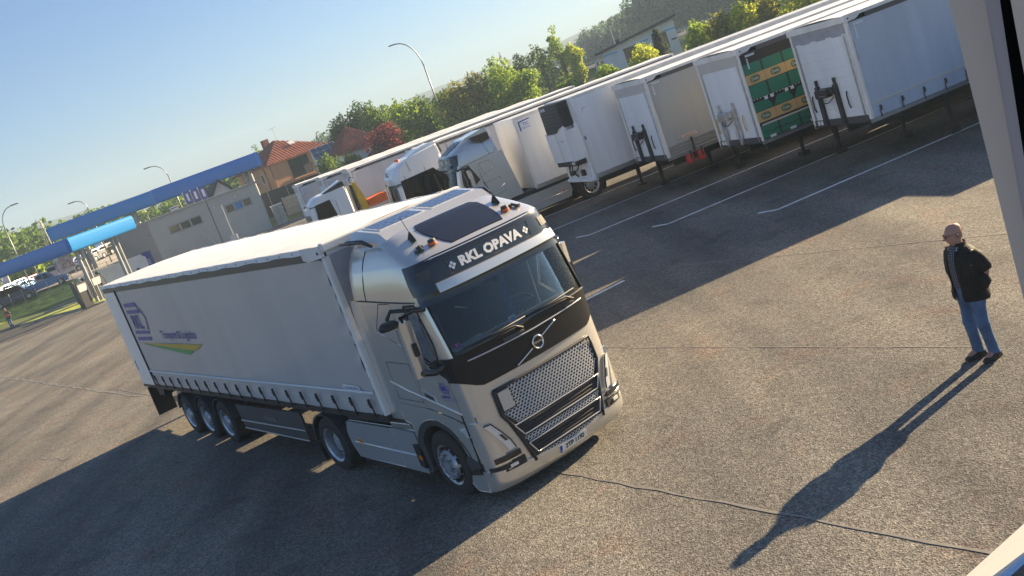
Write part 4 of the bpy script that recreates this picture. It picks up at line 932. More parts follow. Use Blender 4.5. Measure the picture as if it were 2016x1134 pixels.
# ------------------------------------------------------------------ other lorries (local: front at x=0 towards +x, near side y=+1.25)
def small_cab(label, loc, rz, H=3.6, prof=None, win=None, crane=False, cname='white'):
    T = thing('lorry_tractor' if not crane else 'crane_lorry', label, 'lorry', loc, rz, 'lorry tractors standing in the yard' if not crane else None)
    mb = MB(); secs = []
    ys = [-1.25, -1.235, -1.18, -1.05, -.8, -.3, .3, .8, 1.05, 1.18, 1.235, 1.25]
    cx = sum(p[0] for p in prof)/len(prof); cz = sum(p[1] for p in prof)/len(prof)
    for y in ys:
        e = max(0, (abs(y)-.95)/.30); k = 1-.09*e**3; bow = .10*(abs(y)/1.25)**2+.12*e**3
        secs.append([(cx+(px-cx)*k-(bow if px > -.9 else 0), y, max(.35, cz+(pz-cz)*(1-.035*e**3))) for px, pz in prof])
    mb.grid(secs, closed=True); mb.add(secs[0], [tuple(range(len(prof)))]); mb.add(secs[-1], [tuple(reversed(range(len(prof))))])
    mb.build('cab_body', cname, T, smooth=32)
    for s in (-1, 1):
        fn = lambda a, b, d, s=s: (a, s*(1.245-d), b)
        w_ = MB().poly([win], fn, -.012, .02).build('side_window', 'glassc', T)
        fr = MB(); fr.tube([fn(a, b, -.008) for a, b in win+[win[0]]], .022, 6, cap=False); fr.build('window_seal', 'gasket', w_)
        dr = MB(); dr.tube([fn(-.42, 1.3, -.004), fn(-.48, 2.2, -.004), fn(-.62, 2.98*H/3.6*.98, -.004)], .009, 5); dr.tube([fn(-1.52, 1.3, -.004), fn(-1.52, 3.0*H/3.6, -.004)], .009, 5); dr.build('door_seam', 'dgrey', T)
        MB().box((-1.48, s*1.25-.02, 1.80), (-1.25, s*1.25+.02, 1.88)).build('door_handle', 'black', T)
        mm = MB().box((-.30, s*1.45-.12, 1.95), (-.12, s*1.45+.12, 2.85)).build('mirror', cname, T, bevel=.05)
        a = MB(); a.tube([(-.5, s*1.2, 2.9), (-.2, s*1.45, 2.95), (-.2, s*1.45, 2.8)], .03, 6); a.tube([(-.5, s*1.22, 2.0), (-.2, s*1.45, 1.95)], .03, 6); a.build('mirror_arm', 'black', mm)
        MB().box((.0, s*.95-.22, .70), (.02, s*.95+.22, .98)).build('headlamp', 'lamp', T, bevel=.01)
        arc = [R(0+9*i) for i in range(21)]
        o1 = [[(-1.4+rr*math.cos(b), s*yy, .50+rr*math.sin(b)) for b in arc] for rr, yy in ((.60, 1.25), (.68, 1.265))]; i1 = [[(-1.4+rr*math.cos(b), s*yy, .50+rr*math.sin(b)) for b in arc] for rr, yy in ((.60, .9), (.68, 1.2))]
        MB().shell(o1, i1).build('wheel_arch', 'black', T)
        wheel(T, -1.4, s*1.24, s, 'steer'); wheel(T, -5.2, s*1.225, s, 'drive', w=.6)
        MB().box((-4.3, min(s*1.24, s*1.2), .38), (-2.3, max(s*1.24, s*1.2), 1.0)).build('side_skirt', cname, T, bevel=.02)
    MB().grid([[(x-.10*(abs(y)/1.15)**2+.02, y, z) for y in (-1.12, -.9, -.5, 0, .5, .9, 1.12)] for x, z in ((prof[1][0]-.0, 1.95), (prof[2][0]+.01, 2.78*H/3.7))]).build('windscreen', 'glassc', T, smooth=True)
    MB().box((-.02, -1.0, .95), (.035, 1.0, 1.65)).build('grille', 'black', T)
    MB().box((.0, -.26, .45), (.05, .26, .56)).build('number_plate', 'white', T)
    c = MB(); 
    for s in (-1, 1): c.box((-7.0, s*.42-.04, .78), (-1.0, s*.42+.04, 1.02))
    c.box((-2.2, -1.1, .6), (-.4, 1.1, 1.1)); c.build('chassis', 'chassis', T)
    return T
daf = small_cab('tall white tractor unit between the silver tractor and the crane lorry', parked(.15, 42.05)+pf*3.42, PR, 3.95,
    [(.0, .40), (.0, 1.7), (-.04, 2.0), (-.22, 2.85), (-.10, 2.95), (-.06, 3.22), (-.28, 3.62), (-.9, 3.82), (-1.5, 3.92), (-2.36, 4.02), (-2.40, 3.55), (-2.48, 1.15), (-2.3, 1.0), (-2.1, .4)],
    [(-.40, 3.02), (-1.86, 3.10), (-2.10, 2.80), (-2.16, 2.35), (-1.7, 1.98), (-.50, 1.95), (-.36, 2.2)])
text_mesh('RKL', .26, lambda u, v: (-.0-.10*((u)/1.15)**2-.04*0-.13-.30*(v)*.8, u*1.5, 3.42+v), 'dgrey', 'front_letters', daf, bold=.008)
for y in (-.1, .25): p = MB().lathe([(.07, 0), (.065, .08), (.001, .11)], 12, (-.75, y, 3.80), 'z').build('beacon', 'orange', daf, smooth=True)
MB().tube([(-.9, 1.22, 3.35), (-.9, 1.26, 3.4), (-.86, 1.27, 3.75)], .008, 5).build('side_antenna', 'black', daf); MB().lathe([(.05, -.02), (.05, .02)], 12, (-.9, 1.25, 3.33), 'y').build('antenna_base', 'black', daf)
MB().tube([(-2.40, 1.16, 3.98), (-2.45, 1.16, 3.6)], .05, 6).build('roof_seal', 'black', daf)
d = MB(); d.poly([[(-1.1, 3.84), (-1.7, 4.05), (-2.3, 4.12), (-2.36, 3.95)]], lambda a, b, e: (a, e, b), -.9, .9); d.build('roof_deflector', 'white', daf, bevel=.03)
cr = small_cab('small white crane lorry with yellow crane post and orange load behind its cab', parked(-3.95, 49.55)+pf*4.25, PR, 3.45,
    [(.0, .40), (.0, 1.6), (-.04, 1.9), (-.20, 2.9), (-.22, 3.05), (-.50, 3.28), (-1.0, 3.36), (-2.2, 3.42), (-2.25, 3.2), (-2.28, 1.15), (-2.2, 1.0), (-2.0, .4)],
    [(-.50, 2.95), (-1.25, 3.0), (-1.35, 2.2), (-1.3, 1.95), (-.55, 1.90), (-.42, 2.2)], crane=True)
MB().poly([[(-1.1, 3.38), (-2.15, 3.62), (-2.2, 3.18), (-1.35, 3.12)]], lambda a, b, e: (a, e, b), .7, 1.20).build('roof_deflector', 'blackg', cr, bevel=.02)
MB().poly([[(-.9, 3.30), (-2.15, 3.68), (-2.25, 3.60), (-2.2, 3.3)]], lambda a, b, e: (a, e, b), -.7, .68).build('roof_deflector', 'white', cr, bevel=.03)
c = MB(); c.poly([[(-2.60, 3.35), (-2.78, 3.32), (-2.98, 2.5), (-3.05, 1.1), (-2.7, 1.1)]], lambda a, b, e: (a, e, b), .45, .85); co = c.build('crane_post', 'yel', cr, bevel=.03)
MB().tube([(-2.60, .65, 3.35), (-2.55, .65, 3.55), (-2.68, .65, 3.66), (-2.78, .65, 3.58)], .035, 8).build('crane_hook', 'black', co)
MB().box((-2.56, .1, 1.1), (-2.42, .95, 3.3)).build('cab_rear_stack', 'black', cr, bevel=.03)
MB().poly([[(-3.05, 2.0), (-3.05, 2.34), (-3.7, 2.40), (-4.05, 2.38), (-4.1, 2.0)]], lambda a, b, e: (a, e, b), -.1, 1.1).build('crane_boom_box', 'orange', cr, bevel=.03)
MB().box((-4.40, .3, 2.10), (-4.08, 1.05, 2.42)).build('crane_ballast', 'white', cr, bevel=.02)
MB().box((-8.4, -1.2, 1.05), (-2.6, 1.2, 1.2)).build('load_bed', 'galv', cr)
for s in (-1, 1): MB().box((-8.4, s*1.2-.03, 1.2), (-3.4, s*1.2+.03, 1.65)).build('drop_side', 'alu', cr)

# ------------------------------------------------------------------ passenger cars
def car(label, loc, rz, col, kind='hatch', group='cars standing in the car park', L=4.3):
    T = thing('parked_car', label, 'car', loc, rz, group); W_ = .89
    key = tuple(round(c, 3) for c in col)
    cm = mat('car paint %s' % (key,), col, .25, .35, coat=.8)
    H = {'hatch': 1.5, 'van': 1.75, 'estate': 1.52, 'pickup': 1.75, 'suv': 1.65}[kind]
    hood = .95 if kind != 'van' else .80
    f = L/2
    # lower body outline (side view) with wheel arches
    def arch(cx): return [(cx+.36*math.cos(R(a)), .32+.36*math.sin(R(a))) for a in (180, 150, 120, 90, 60, 30, 0)]
    wf, wr = f-.82, -f+.80
    low = [(-f, .35), (-f-.02, .75), (-f+.05, .98), (-f+.10, 1.02)] + [(f-1.35, 1.02), (f-.45, .88), (f-.05, .70), (f, .35), (f-.05, .22)] + [(wf+.36, .24)]+[(x, z) for x, z in reversed(arch(wf))]+[(wr+.36, .24)]+[(x, z) for x, z in reversed(arch(wr))]+[(-f+.05, .24)]
    if kind == 'pickup': low[3] = (-f+.10, 1.05)
    fn = lambda a, b, d: (a, d, b)
    MB().poly([low], fn, -W_, W_).build('body', cm, T, bevel=.06)
    if kind == 'pickup': cab_ = [(-.55, 1.0), (-.45, 1.62), (-.2, H), (.75, H), (1.25, 1.05), (1.3, 1.0)]
    elif kind == 'estate': cab_ = [(-f+.12, 1.0), (-f+.35, 1.45), (-f+.6, H), (.35, H), (1.05, 1.02), (1.1, 1.0)]
    elif kind == 'van': cab_ = [(-f+.08, 1.0), (-f+.18, 1.62), (-f+.35, H), (.75, H), (1.35, 1.12), (1.45, 1.0)]
    else: cab_ = [(-f+.12, 1.0), (-f+.42, 1.40), (-f+.75, H), (.25, H), (1.0, 1.02), (1.05, 1.0)]
    fi = lambda a, b, d: (a, d*(1-(b-1.0)*.22), b)
    MB().poly([cab_], fi, -W_+.03, W_-.03).build('roof', cm, T, bevel=.05)
    xs = [p[0] for p in cab_]; x0, x1 = min(xs), max(xs)
    wn = [(x0+.22, 1.06), (cab_[1][0]+.14, H-.22), (cab_[2][0]+.10, H-.12), (cab_[3][0]-.05, H-.12), (cab_[4][0]-.12, 1.06)]
    for s in (-1, 1):
        mid = (wn[2][0]+wn[3][0])/2
        a = [wn[0], wn[1], wn[2], (mid-.04, H-.12), (mid-.04, 1.06)]; b = [(mid+.04, 1.06), (mid+.04, H-.12), wn[3], wn[4]]
        for q in (a, b): MB().poly([q], lambda u, v, d, s=s: (u, s*((W_-.03)*(1-(v-1.0)*.22)+d), v), -.01, .012).build('side_window', 'glassc', T)
        for wx in (wf, wr):
            t = MB().lathe([(.20, 0), (.31, .0), (.32, -.03), (.32, -.20)] if s > 0 else [(.20, 0), (.31, .0), (.32, .03), (.32, .20)], 20).build('wheel', 'rubber', T, smooth=40); t.location = (wx, s*(W_+.005), .32)
            MB().lathe([(.205, .0), (.19, -.02*s), (.06, -.01*s), (.001, .0)], 16).build('rim', 'steel', t, smooth=40)
        MB().box((f-.16, min(s*.82, s*.5), .62), (f+.0, max(s*.82, s*.5), .76)).build('headlight', 'lamp', T, bevel=.02)
        MB().box((-f-.025, min(s*.86, s*.66), .70), (-f+.05, max(s*.86, s*.66), .95)).build('tail_light', 'redlens', T, bevel=.02)
        MB().box((x1-.45, s*W_-.04 if s > 0 else s*W_-.12, .98), (x1-.30, s*W_+.12 if s > 0 else s*W_+.04, 1.10)).build('door_mirror', cm, T, bevel=.02)
    MB().poly([[(cab_[3][0]+.06, H-.04), (cab_[3][0]+.075, H-.03), (cab_[4][0]+.03, 1.06), (cab_[4][0]+.0, 1.04)]], fn, -W_*.78, W_*.78).build('windscreen', 'glassc', T)
    MB().poly([[(cab_[1][0]-.012, 1.40), (cab_[0][0]+.0, 1.08), (cab_[0][0]+.03, 1.08), (cab_[1][0]+.03, 1.40)]], fn, -W_*.74, W_*.74).build('rear_window', 'glassc', T)
    return T
def tz(x, y): return (x, y, terrain(x, y))
GC = 'cars standing in the car park'
def cp(px_az, D): a = R(px_az); return D*math.sin(a), D*math.cos(a)
blue = (.02, .16, .50); navy = (.02, .035, .12); silver = (.45, .48, .52); blk = (.012, .012, .015); whi = (.38, .38, .40); redc = (.22, .015, .02); lb = (.18, .36, .62); yl = (.7, .42, .02)
CARS = [(-25.0, 113.5, .30, navy, 'van', 'dark navy minivan nearest the kerb at the left edge', 4.5),
 (-23.5, 114.5, .28, blue, 'pickup', 'bright blue pickup beyond the fence of the grass verge', 5.2),
 (-24.3, 121, 1.25, lb, 'hatch', 'light blue hatchback between the navy minivan and the blue pickup', 4.2),
 (-22.25, 128, .35, silver, 'suv', 'silver car with dark wheels behind the blue pickup', 4.6),
 (-23.9, 126, 1.25, redc, 'hatch', 'dark red hatchback behind the bright blue pickup', 4.3),
 (-24.5, 128, 1.25, whi, 'hatch', 'white hatchback left of the dark red one', 4.3),
 (-25.1, 127, 1.25, silver, 'hatch', 'silver grey hatchback second to the left of the dark red one', 4.3),
 (-25.8, 128, 1.25, blk, 'estate', 'black estate at the far left edge of the lot behind the navy minivan', 4.5),
 (-26.3, 122, 1.25, whi, 'suv', 'white car cut by the left picture edge', 4.5)]
rowc = [(navy, 'hatch', 'dark blue'), (blk, 'estate', 'black'), (silver, 'hatch', 'silver'), (whi, 'estate', 'white'), (blk, 'hatch', 'shiny black'), (navy, 'estate', 'midnight blue'), (lb, 'hatch', 'pale blue'), (blue, 'estate', 'mid blue')]
for i, (c_, k_, n_) in enumerate(rowc):
    where = ['by the first canopy column', 'just right of the first canopy column', 'in the gap between the canopy columns', 'between the canopy columns', 'left of the slanted inner column', 'behind the slanted inner column', 'above the white tank', 'beside the grey building corner'][i]
    CARS.append((-21.35+i*.44, 131+i*1.0, 1.15, c_, k_, '%s %s in the lot row %s' % (n_, 'estate' if k_ == 'estate' else 'hatchback', where), 4.4))
for i, (c_, k_, n_) in enumerate([(whi, 'van', 'white'), (silver, 'hatch', 'light silver'), (yl, 'van', 'yellow')]):
    CARS.append((-19.6+i*.45, 150+i, 1.0, c_, k_, '%s vehicle in the rear row of the lot%s' % (n_, ['', ' beside the white one', ' near the grey building corner'][i]), 4.6))
for az, D, rz, c_, k_, lb_, L_ in CARS:
    x, y = cp(az, D); car(lb_, tz(x, y), rz, c_, k_, GC, L_)

# a tall van in the next bay: only its shadow reaches the picture
vn = car('tall white van right of the picture, its shadow tip beside the window frame', (15.6, 24.55, 0), PR, whi, 'van', None, 5.4); vn.scale = (1, 1.05, 1.43)

# ------------------------------------------------------------------ filling station
def obox(mb, o, ang, lo, hi, mi=0):
    ca, sa = math.cos(ang), math.sin(ang); x0, y0, z0 = lo; x1, y1, z1 = hi
    vs = [(x0, y0, z0), (x1, y0, z0), (x1, y1, z0), (x0, y1, z0), (x0, y0, z1), (x1, y0, z1), (x1, y1, z1), (x0, y1, z1)]
    return mb.add([(o[0]+x*ca-y*sa, o[1]+x*sa+y*ca, z) for x, y, z in vs], [(0, 3, 2, 1), (4, 5, 6, 7), (0, 1, 5, 4), (1, 2, 6, 5), (2, 3, 7, 6), (3, 0, 4, 7)], mi)
def fascia(T, a, b, z0, z1, m_, out, nm='fascia'):
    """rounded fascia strip from a to b bulging towards 'out'"""
    rows = []
    for k in range(9):
        an = -PI/2*.98+PI*.98*k/8; r = (z1-z0)/2
        o = Vector((out[0], out[1], 0))*(.26*max(0, math.cos(an))**.4); z = (z0+z1)/2+r*math.copysign(abs(math.sin(an))**.7, math.sin(an))
        rows.append([(a[0]+o.x, a[1]+o.y, z), (b[0]+o.x, b[1]+o.y, z)])
    mb = MB().shell(rows, [[(p[0]-out[0]*.5, p[1]-out[1]*.5, p[2]) for p in r] for r in rows]); return mb.build(nm, m_, T, smooth=50)
g1 = Vector((.56, .83)); g2 = Vector((-.83, .56))
m0 = Vector((-32.4, 81.8)); 
CT = thing('pump_canopy', 'nearer blue fascia canopy over the diesel pumps, its short end lit bright blue', 'canopy', (m0.x, m0.y, 0))
def loc2(p): return (p[0]-m0.x, p[1]-m0.y)
r0 = m0+g1*6.6; l0 = m0+g2*26
fascia(CT, loc2(m0), loc2(r0), 4.62, 5.85, 'bluel', (g2*-1)); fascia(CT, loc2(l0), loc2(m0), 4.62, 5.83, 'blueb', (g1*-1))  # sunlit end and shaded long side painted in different blues
mb = MB(); p = [loc2(m0+Vector((.0, .0))), loc2(r0), loc2(r0+g2*26), loc2(l0)]
mb.add([(q[0], q[1], 5.0) for q in p]+[(q[0], q[1], 5.35) for q in p], [(3, 2, 1, 0), (4, 5, 6, 7), (0, 1, 5, 4), (1, 2, 6, 5), (2, 3, 7, 6), (3, 0, 4, 7)]); mb.build('canopy_roof', 'whitem', CT)
def column(T, P, z1, nm='column', w_=.16, n=2, z0=0):
    mb = MB()
    for k in range(n): mb.tube([(P[0]+k*.42*g1[0], P[1]+k*.42*g1[1], z0), (P[0]+k*.42*g1[0], P[1]+k*.42*g1[1], z1)], w_, 10)
    return mb.build(nm, 'galv', T, smooth=40)
for q in (m0+g2*.9+g1*1.0, m0+g2*.9+g1*4.6): 
    column(CT, loc2(q), 5.0, n=1); column(CT, loc2(q+g1*.45), 5.0, n=1, w_=.12)
# farther canopy
a0, b0 = Vector((-44.6, 109.3)), Vector((-21.0, 110.0))
CT2 = thing('station_canopy', 'long blue fascia canopy rising behind the flat grey building', 'canopy', (a0.x, a0.y, 0)); d_ = (b0-a0).normalized(); kk = a0+(b0-a0)*.50
rel = lambda q: (q[0]-a0.x, q[1]-a0.y)
fascia(CT2, rel(a0), rel(kk), 6.20, 7.75, 'bluem', Vector((d_.y, -d_.x))); fascia(CT2, rel(kk), rel(b0), 6.20, 7.78, 'blueb', Vector((d_.y, -d_.x)))  # paler blue of the left half stands for its sunlit part
nn = Vector((-.30, .95))
fascia(CT2, rel(b0), rel(b0+nn*4), 6.2, 7.78, 'blueb', d_); fascia(CT2, rel(a0+nn*4), rel(a0), 6.20, 7.75, 'bluem', d_*-1)
mb = MB(); p = [rel(q) for q in (a0, b0, b0+nn*4, a0+nn*4)]
mb.add([(q[0], q[1], 6.8) for q in p]+[(q[0], q[1], 7.2) for q in p], [(3, 2, 1, 0), (4, 5, 6, 7), (0, 1, 5, 4), (1, 2, 6, 5), (2, 3, 7, 6), (3, 0, 4, 7)]); mb.build('canopy_roof', 'whitem', CT2)
for t in (.10, .36, .70, .92): q = a0+(b0-a0)*t+nn*1.5; column(CT2, rel(q), 6.8, w_=.26, n=1); column(CT2, rel(q+d_*.62), 6.8, w_=.26, n=1)
# diesel pump, totem of meters under the nearer canopy
def pump(label, P, rz):
    T = thing('diesel_pump', label, 'fuel pump', (P[0], P[1], .12), rz, 'diesel pumps under the nearer canopy')
    MB().box((-.45, -.30, 0), (.45, .30, 2.1)).build('pump_body', 'black', T, bevel=.04); MB().box((-.40, -.32, 1.35), (.40, -.30, 1.95)).build('display', 'whitem', T)
    for x in (-.55, .55):
        MB().box((x-.08, -.2, .5), (x+.08, .2, 2.35)).build('hose_column', 'dgrey', T, bevel=.02)
        MB().tube([(x, -.22, 2.2), (x*1.2, -.45, 1.5), (x*1.15, -.45, .5), (x, -.25, .9)], .035, 6).build('hose', 'black', T)
pump('dark diesel pump standing at the tip of the grass island', m0+g1*1.6+g2*1.1, R(55)); pump('second dark diesel pump half hidden behind the trailer corner', m0+g1*-.9+g2*-.4, R(55))
# white tank with lit end wall
tp = Vector((-30.6, 92.1))
T = thing('fuel_tank_container', 'low white fuel tank container beneath the pump canopy with a blue square on its side', 'tank', (tp.x, tp.y, 0), R(30))
MB().poly([[(-6.0, 0), (-6.0, 1.55), (-5.6, 2.2), (-.35, 2.2), (0, 1.9), (0, 0)]], lambda a, b, d: (a, d, b), 0, 1.7).build('tank_body', 'wallw', T, bevel=.12)
MB().box((-5.5, -.02, .55), (-4.3, .01, 1.3)).build('blue_panel', 'bluem', T); MB().lathe([(.16, 0), (.16, -.05), (.001, -.05)], 12, (-.9, .0, 1.1), 'y').build('valve_cover', 'dgrey', T)
# flat grey building
bo = Vector((-20.5, 101.0)); ang = math.atan2(-.3, -.954)
B = thing('sales_building', 'flat roofed grey building with two strip windows behind the lorry roof', 'building', (bo.x, bo.y, 0), ang)   # local +x along facade to the left, -y? depth
# facade plane y=0, interior on the side away from the camera (-y)
win1, win2 = (1.0, 3.5), (6.1, 9.2); LF = 10.9
out = [(0, 0), (LF, 0), (LF, 4.7), (0, 4.7)]
hol = [[(a, 2.95), (b, 2.95), (b, 3.62), (a, 3.62)] for a, b in (win1, win2)]
MB().poly([out]+hol, lambda a, b, d: (a, -d, b), 0, .3).build('front_wall', 'wallg', B)
eo = MB().poly([[(0, 0), (4.2, 0), (4.2, 4.7), (0, 4.7)], [(.9, .05), (1.9, .05), (1.9, 2.2), (.9, 2.2)]], lambda a, b, d: (LF+a*.87+d*-.5, -a*.5-d*.87, b), 0, .3); eo.build('end_wall', 'wallgd', B)
MB().box((0, -4.2, 0), (.3, -.3, 4.7)).build('end_wall', 'wallg', B); MB().box((0, -4.5, 0), (LF+2, -4.2, 4.7)).build('rear_wall', 'wallg', B)
MB().poly([[(-.15, .14), (LF+.05, .14), (LF+3.8, -2.0), (LF+3.8, -4.6), (-.15, -4.6)]], lambda a, b, d: (a, b, d), 4.7, 4.92).build('roof', 'wallgd', B)
MB().box((5.0, .0, 0), (5.08, .02, 4.7)).build('expansion_joint', 'dgrey', B)
for a, b in (win1, win2):
    f = MB(); f.box((a-.12, -.02, 2.83), (b+.12, .05, 2.95)); f.box((a-.12, -.02, 3.62), (b+.12, .05, 3.74)); f.box((a-.12, -.02, 2.95), (a, .05, 3.62)); f.box((b, -.02, 2.95), (b+.12, .05, 3.62))
    for k in (1, 2): x = a+(b-a)*k/3; f.box((x-.09, -.1, 2.95), (x+.09, .03, 3.62))
    fo = f.build('window', 'galv', B)
    for k in range(3): x0 = a+(b-a)*k/3+(.09 if k else 0); x1 = a+(b-a)*(k+1)/3-(.09 if k < 2 else 0); MB().box((x0, -.16, 2.95), (x1, -.12, 3.62)).build('pane', 'windark' if not (a == 1.0 and k == 1) else 'bluem', fo)
EF = lambda a, b, d: (LF+a*.87+d*-.5, -a*.5-d*.87, b)
MB().poly([[(.9, .05), (1.9, .05), (1.9, 2.2), (.9, 2.2)]], EF, .06, .1).build('door', 'navy', B); text_mesh('TIR', .45, lambda u, v: EF(1.4+v, 1.2-u, .05), 'paper', 'door_letters', B)
for x, z in ((4.6, 3.9), (2.3, 4.2)): MB().lathe([(.09, 0), (.09, .1), (.001, .12)], 10, (x, 0, z), 'y').build('wall_lamp', 'whitem', B)
MB().tube([(LF+.2, -.1, 3.5), (LF+.3, .4, 3.65), (LF+.6, .8, 3.6)], .035, 6).build('wall_lamp', 'galv', B)
MB().tube([(6.6, .06, 2.2), (6.1, .06, 1.2), (5.7, .06, .5)], .05, 5).build('cable_duct', 'whitem', B)
T = thing('roof_vent', 'small light grey ventilation unit on the grey building roof', 'vent', (bo.x-8.2, bo.y-.6, 4.92), ang); MB().box((-.4, -.4, 0), (.4, .4, .22)).build('vent_base', 'whitem', T); MB().box((-.45, -.45, .3), (.45, .45, .42)).build('vent_hood', 'whitem', T, bevel=.03); MB().box((-.25, -.25, .22), (.25, .25, .3)).build('vent_neck', 'dgrey', T)

def hip_house(name, label, cat, c, a1, L1, L2, eave, ridge, wall, rt, rt_shade, over=.45, z0=0):
    """corner c nearest the camera, first side along angle a1 (to the right), second side 90 deg left of it"""
    T = thing(name, label, cat, (c[0], c[1], z0), a1)
    MB().poly([[(0, 0), (L1, 0), (L1, L2), (0, L2)]], lambda a, b, d: (a, b, d), 0, eave).build('wall', wall, T)
    o = over; h = ridge-eave; A = [(-o, -o), (L1+o, -o), (L1+o, L2+o), (-o, L2+o)]
    ins = min(L1, L2)/2+o
    if L1 > L2: r1, r2 = (ins-o, L2/2), (L1-ins+o, L2/2)
    else: r1, r2 = (L1/2, ins-o), (L1/2, L2-ins+o)
    if L1 > L2: fs = [((0, 1), (r2, r1)), ((1, 2), (r2,)), ((2, 3), (r1, r2)), ((3, 0), (r1,))]
    else: fs = [((0, 1), (r1,)), ((1, 2), (r2, r1)), ((2, 3), (r2,)), ((3, 0), (r1, r2))]
    for k, ((i, j), tops) in enumerate(fs):
        p, q = A[i], A[j]; base = [(p[0], p[1], eave-.1), (q[0], q[1], eave-.1)]; up = [(t[0], t[1], eave+h) for t in tops]
        vs = base+up; n = len(vs); m_ = rt if k in (0, 1) else rt_shade
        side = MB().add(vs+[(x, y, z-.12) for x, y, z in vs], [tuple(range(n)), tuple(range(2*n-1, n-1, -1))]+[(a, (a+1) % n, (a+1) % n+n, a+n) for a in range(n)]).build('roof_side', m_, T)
        # tile courses as battens following the slope
        st = MB(); nr = 22
        P0, P1 = Vector(base[0]), Vector(base[1]); U0 = Vector(up[-1]); U1 = Vector(up[0]) if len(up) > 1 else U0
        for r in range(nr):
            t = (r+.5)/nr; b_ = P0.lerp(P1, t)
            # run upwards until the hip
            w0 = (P1-P0).length; hl = (U0-P0).dot((P1-P0).normalized()); hr = w0-(U1-P0).dot((P1-P0).normalized())
            x = t*w0; lim = min(1, x/max(hl, .01), (w0-x)/max(hr, .01)); slope = Vector(((U0+U1)/2-(P0+P1)/2)); mid = (P1-P0).normalized(); slope = slope-mid*slope.dot(mid)
            st.tube([b_+Vector((0, 0, .03)), b_+slope*lim+Vector((0, 0, .03))], .055, 5)
        st.build('tile_ribs', m_, side)
    return T
def house_window(T, x0, x1, z0, z1, face='a', L2=0, m_='windark', frame='winw'):
    fn = (lambda a, b, d: (a, -d, b)) if face == 'a' else (lambda a, b, d: (-d, a, b))
    w_ = MB().poly([[(x0, z0), (x1, z0), (x1, z1), (x0, z1)], [(x0+.07, z0+.07), (x1-.07, z0+.07), (x1-.07, z1-.07), (x0+.07, z1-.07)]], fn, 0, .06).build('window', frame, T)
    MB().poly([[(x0+.07, z0+.07), (x1-.07, z0+.07), (x1-.07, z1-.07), (x0+.07, z1-.07)]], fn, 0, .02).build('pane', m_, w_); return w_
hc = (-22.6, 122.9); ha = math.atan2(.6, .8)
Hh = hip_house('orange_house', 'apricot rendered house with an orange hipped tile roof and a loggia', 'house', hc, ha, 8.4, 9.4, 6.25, 8.75, 'walla', 'tile', 'tiled')  # roof sides turned from the sun get a darker tile colour as shade
for x in (2.2, 4.4, 7.0): house_window(Hh, x, x+.85, 4.1, 5.3, 'b', frame='winw')
for x in (1.2, 3.6, 6.6): house_window(Hh, x, x+1.3, 1.0, 2.6, 'b')
f = lambda a, b, d: (a, -d, b)
lo_ = MB().poly([[(2.6, 3.55), (5.4, 3.55), (5.4, 5.85), (2.6, 5.85)]], f, .0, .03).build('loggia', 'windark', Hh)
r_ail = MB(); r_ail.poly([[(2.5, 3.35), (5.5, 3.35), (5.5, 3.55), (2.5, 3.55)]], f, 0, .35); r_ail.build('loggia_slab', 'walla', lo_)
r_ail = MB(); r_ail.poly([[(4.3, 3.6), (5.45, 3.6), (5.45, 4.7), (4.3, 4.7)]], f, .25, .32); r_ail.build('loggia_screen', 'dgrey', lo_)
for x in (.4, 1.7): house_window(Hh, x, x+.9, .9, 2.9, 'a')
MB().poly([[(2.3, .3), (5.8, .3), (5.8, 3.1), (2.3, 3.1)]], f, 0, .02).build('ground_floor_glazing', 'windark', Hh)
for x in (3.4, 4.6): MB().poly([[(x, .3), (x+.3, .3), (x+.3, 3.1), (x, 3.1)]], f, 0, .06).build('glazing_post', 'walla', Hh)
MB().tube([(.05, -.06, 6.1), (.05, -.06, 0)], .05, 6).build('downpipe', 'tiled', Hh); MB().tube([(6.6, -.08, 6.1), (6.6, -.08, 3.4)], .05, 6).build('downpipe', 'winw', Hh); MB().tube([(-.08, 1.5, 6.1), (-.08, 1.5, 0)], .05, 6).build('downpipe', 'tiled', Hh)
MB().box((3.5, 6.0, 7.5), (4.3, 6.7, 9.3)).build('chimney', 'tiled', Hh)
sk = MB().add([(4.6, 1.55, 7.55), (5.4, 1.55, 7.55), (5.4, 2.2, 7.92), (4.6, 2.2, 7.92), (4.6, 1.55, 7.67), (5.4, 1.55, 7.67), (5.4, 2.2, 8.04), (4.6, 2.2, 8.04)], [(4, 5, 6, 7), (0, 1, 5, 4), (1, 2, 6, 5), (2, 3, 7, 6), (3, 0, 4, 7)]).build('skylight', 'winw', Hh)
A_ = thing('roof_aerial', 'thin television aerial above the orange house roof', 'aerial', (hc[0]+1.0, hc[1]+6.5, 8.6)); a = MB(); a.tube([(0, 0, 0), (0, 0, 1.7)], .03, 5); a.build('mast', 'galv', A_)
a = MB(); a.tube([(-.5, 0, 1.6), (.5, 0, 1.75)], .02, 5); 
for k in range(5): a.tube([(-.4+k*.2, -.25, 1.62+k*.03), (-.4+k*.2, .25, 1.62+k*.03)], .015, 4)
a.build('aerial_array', 'galv', A_, kind='stuff')
H2 = hip_house('red_roof_house', 'house with a steep dark red tile roof behind the purple bush', 'house', (-12.4, 111.4), R(28), 5.0, 5.4, 4.5, 7.1, 'wallw', 'tiled', 'tiled')
sp_ = thing('solar_roof', 'blue solar panels on a lean-to roof beside the red roof', 'solar roof', (-15.6, 113.0, 0), R(15))
sl_ = MB().add([(0, 0, 4.3), (2.9, 0, 4.3), (2.9, 2.6, 6.1), (0, 2.6, 6.1), (0, 0, 0), (2.9, 0, 0), (2.9, 2.6, 0), (0, 2.6, 0)], [(0, 1, 2, 3), (0, 4, 5, 1), (1, 5, 6, 2), (2, 6, 7, 3), (3, 7, 4, 0)]).build('lean_to', 'whitem', sp_)
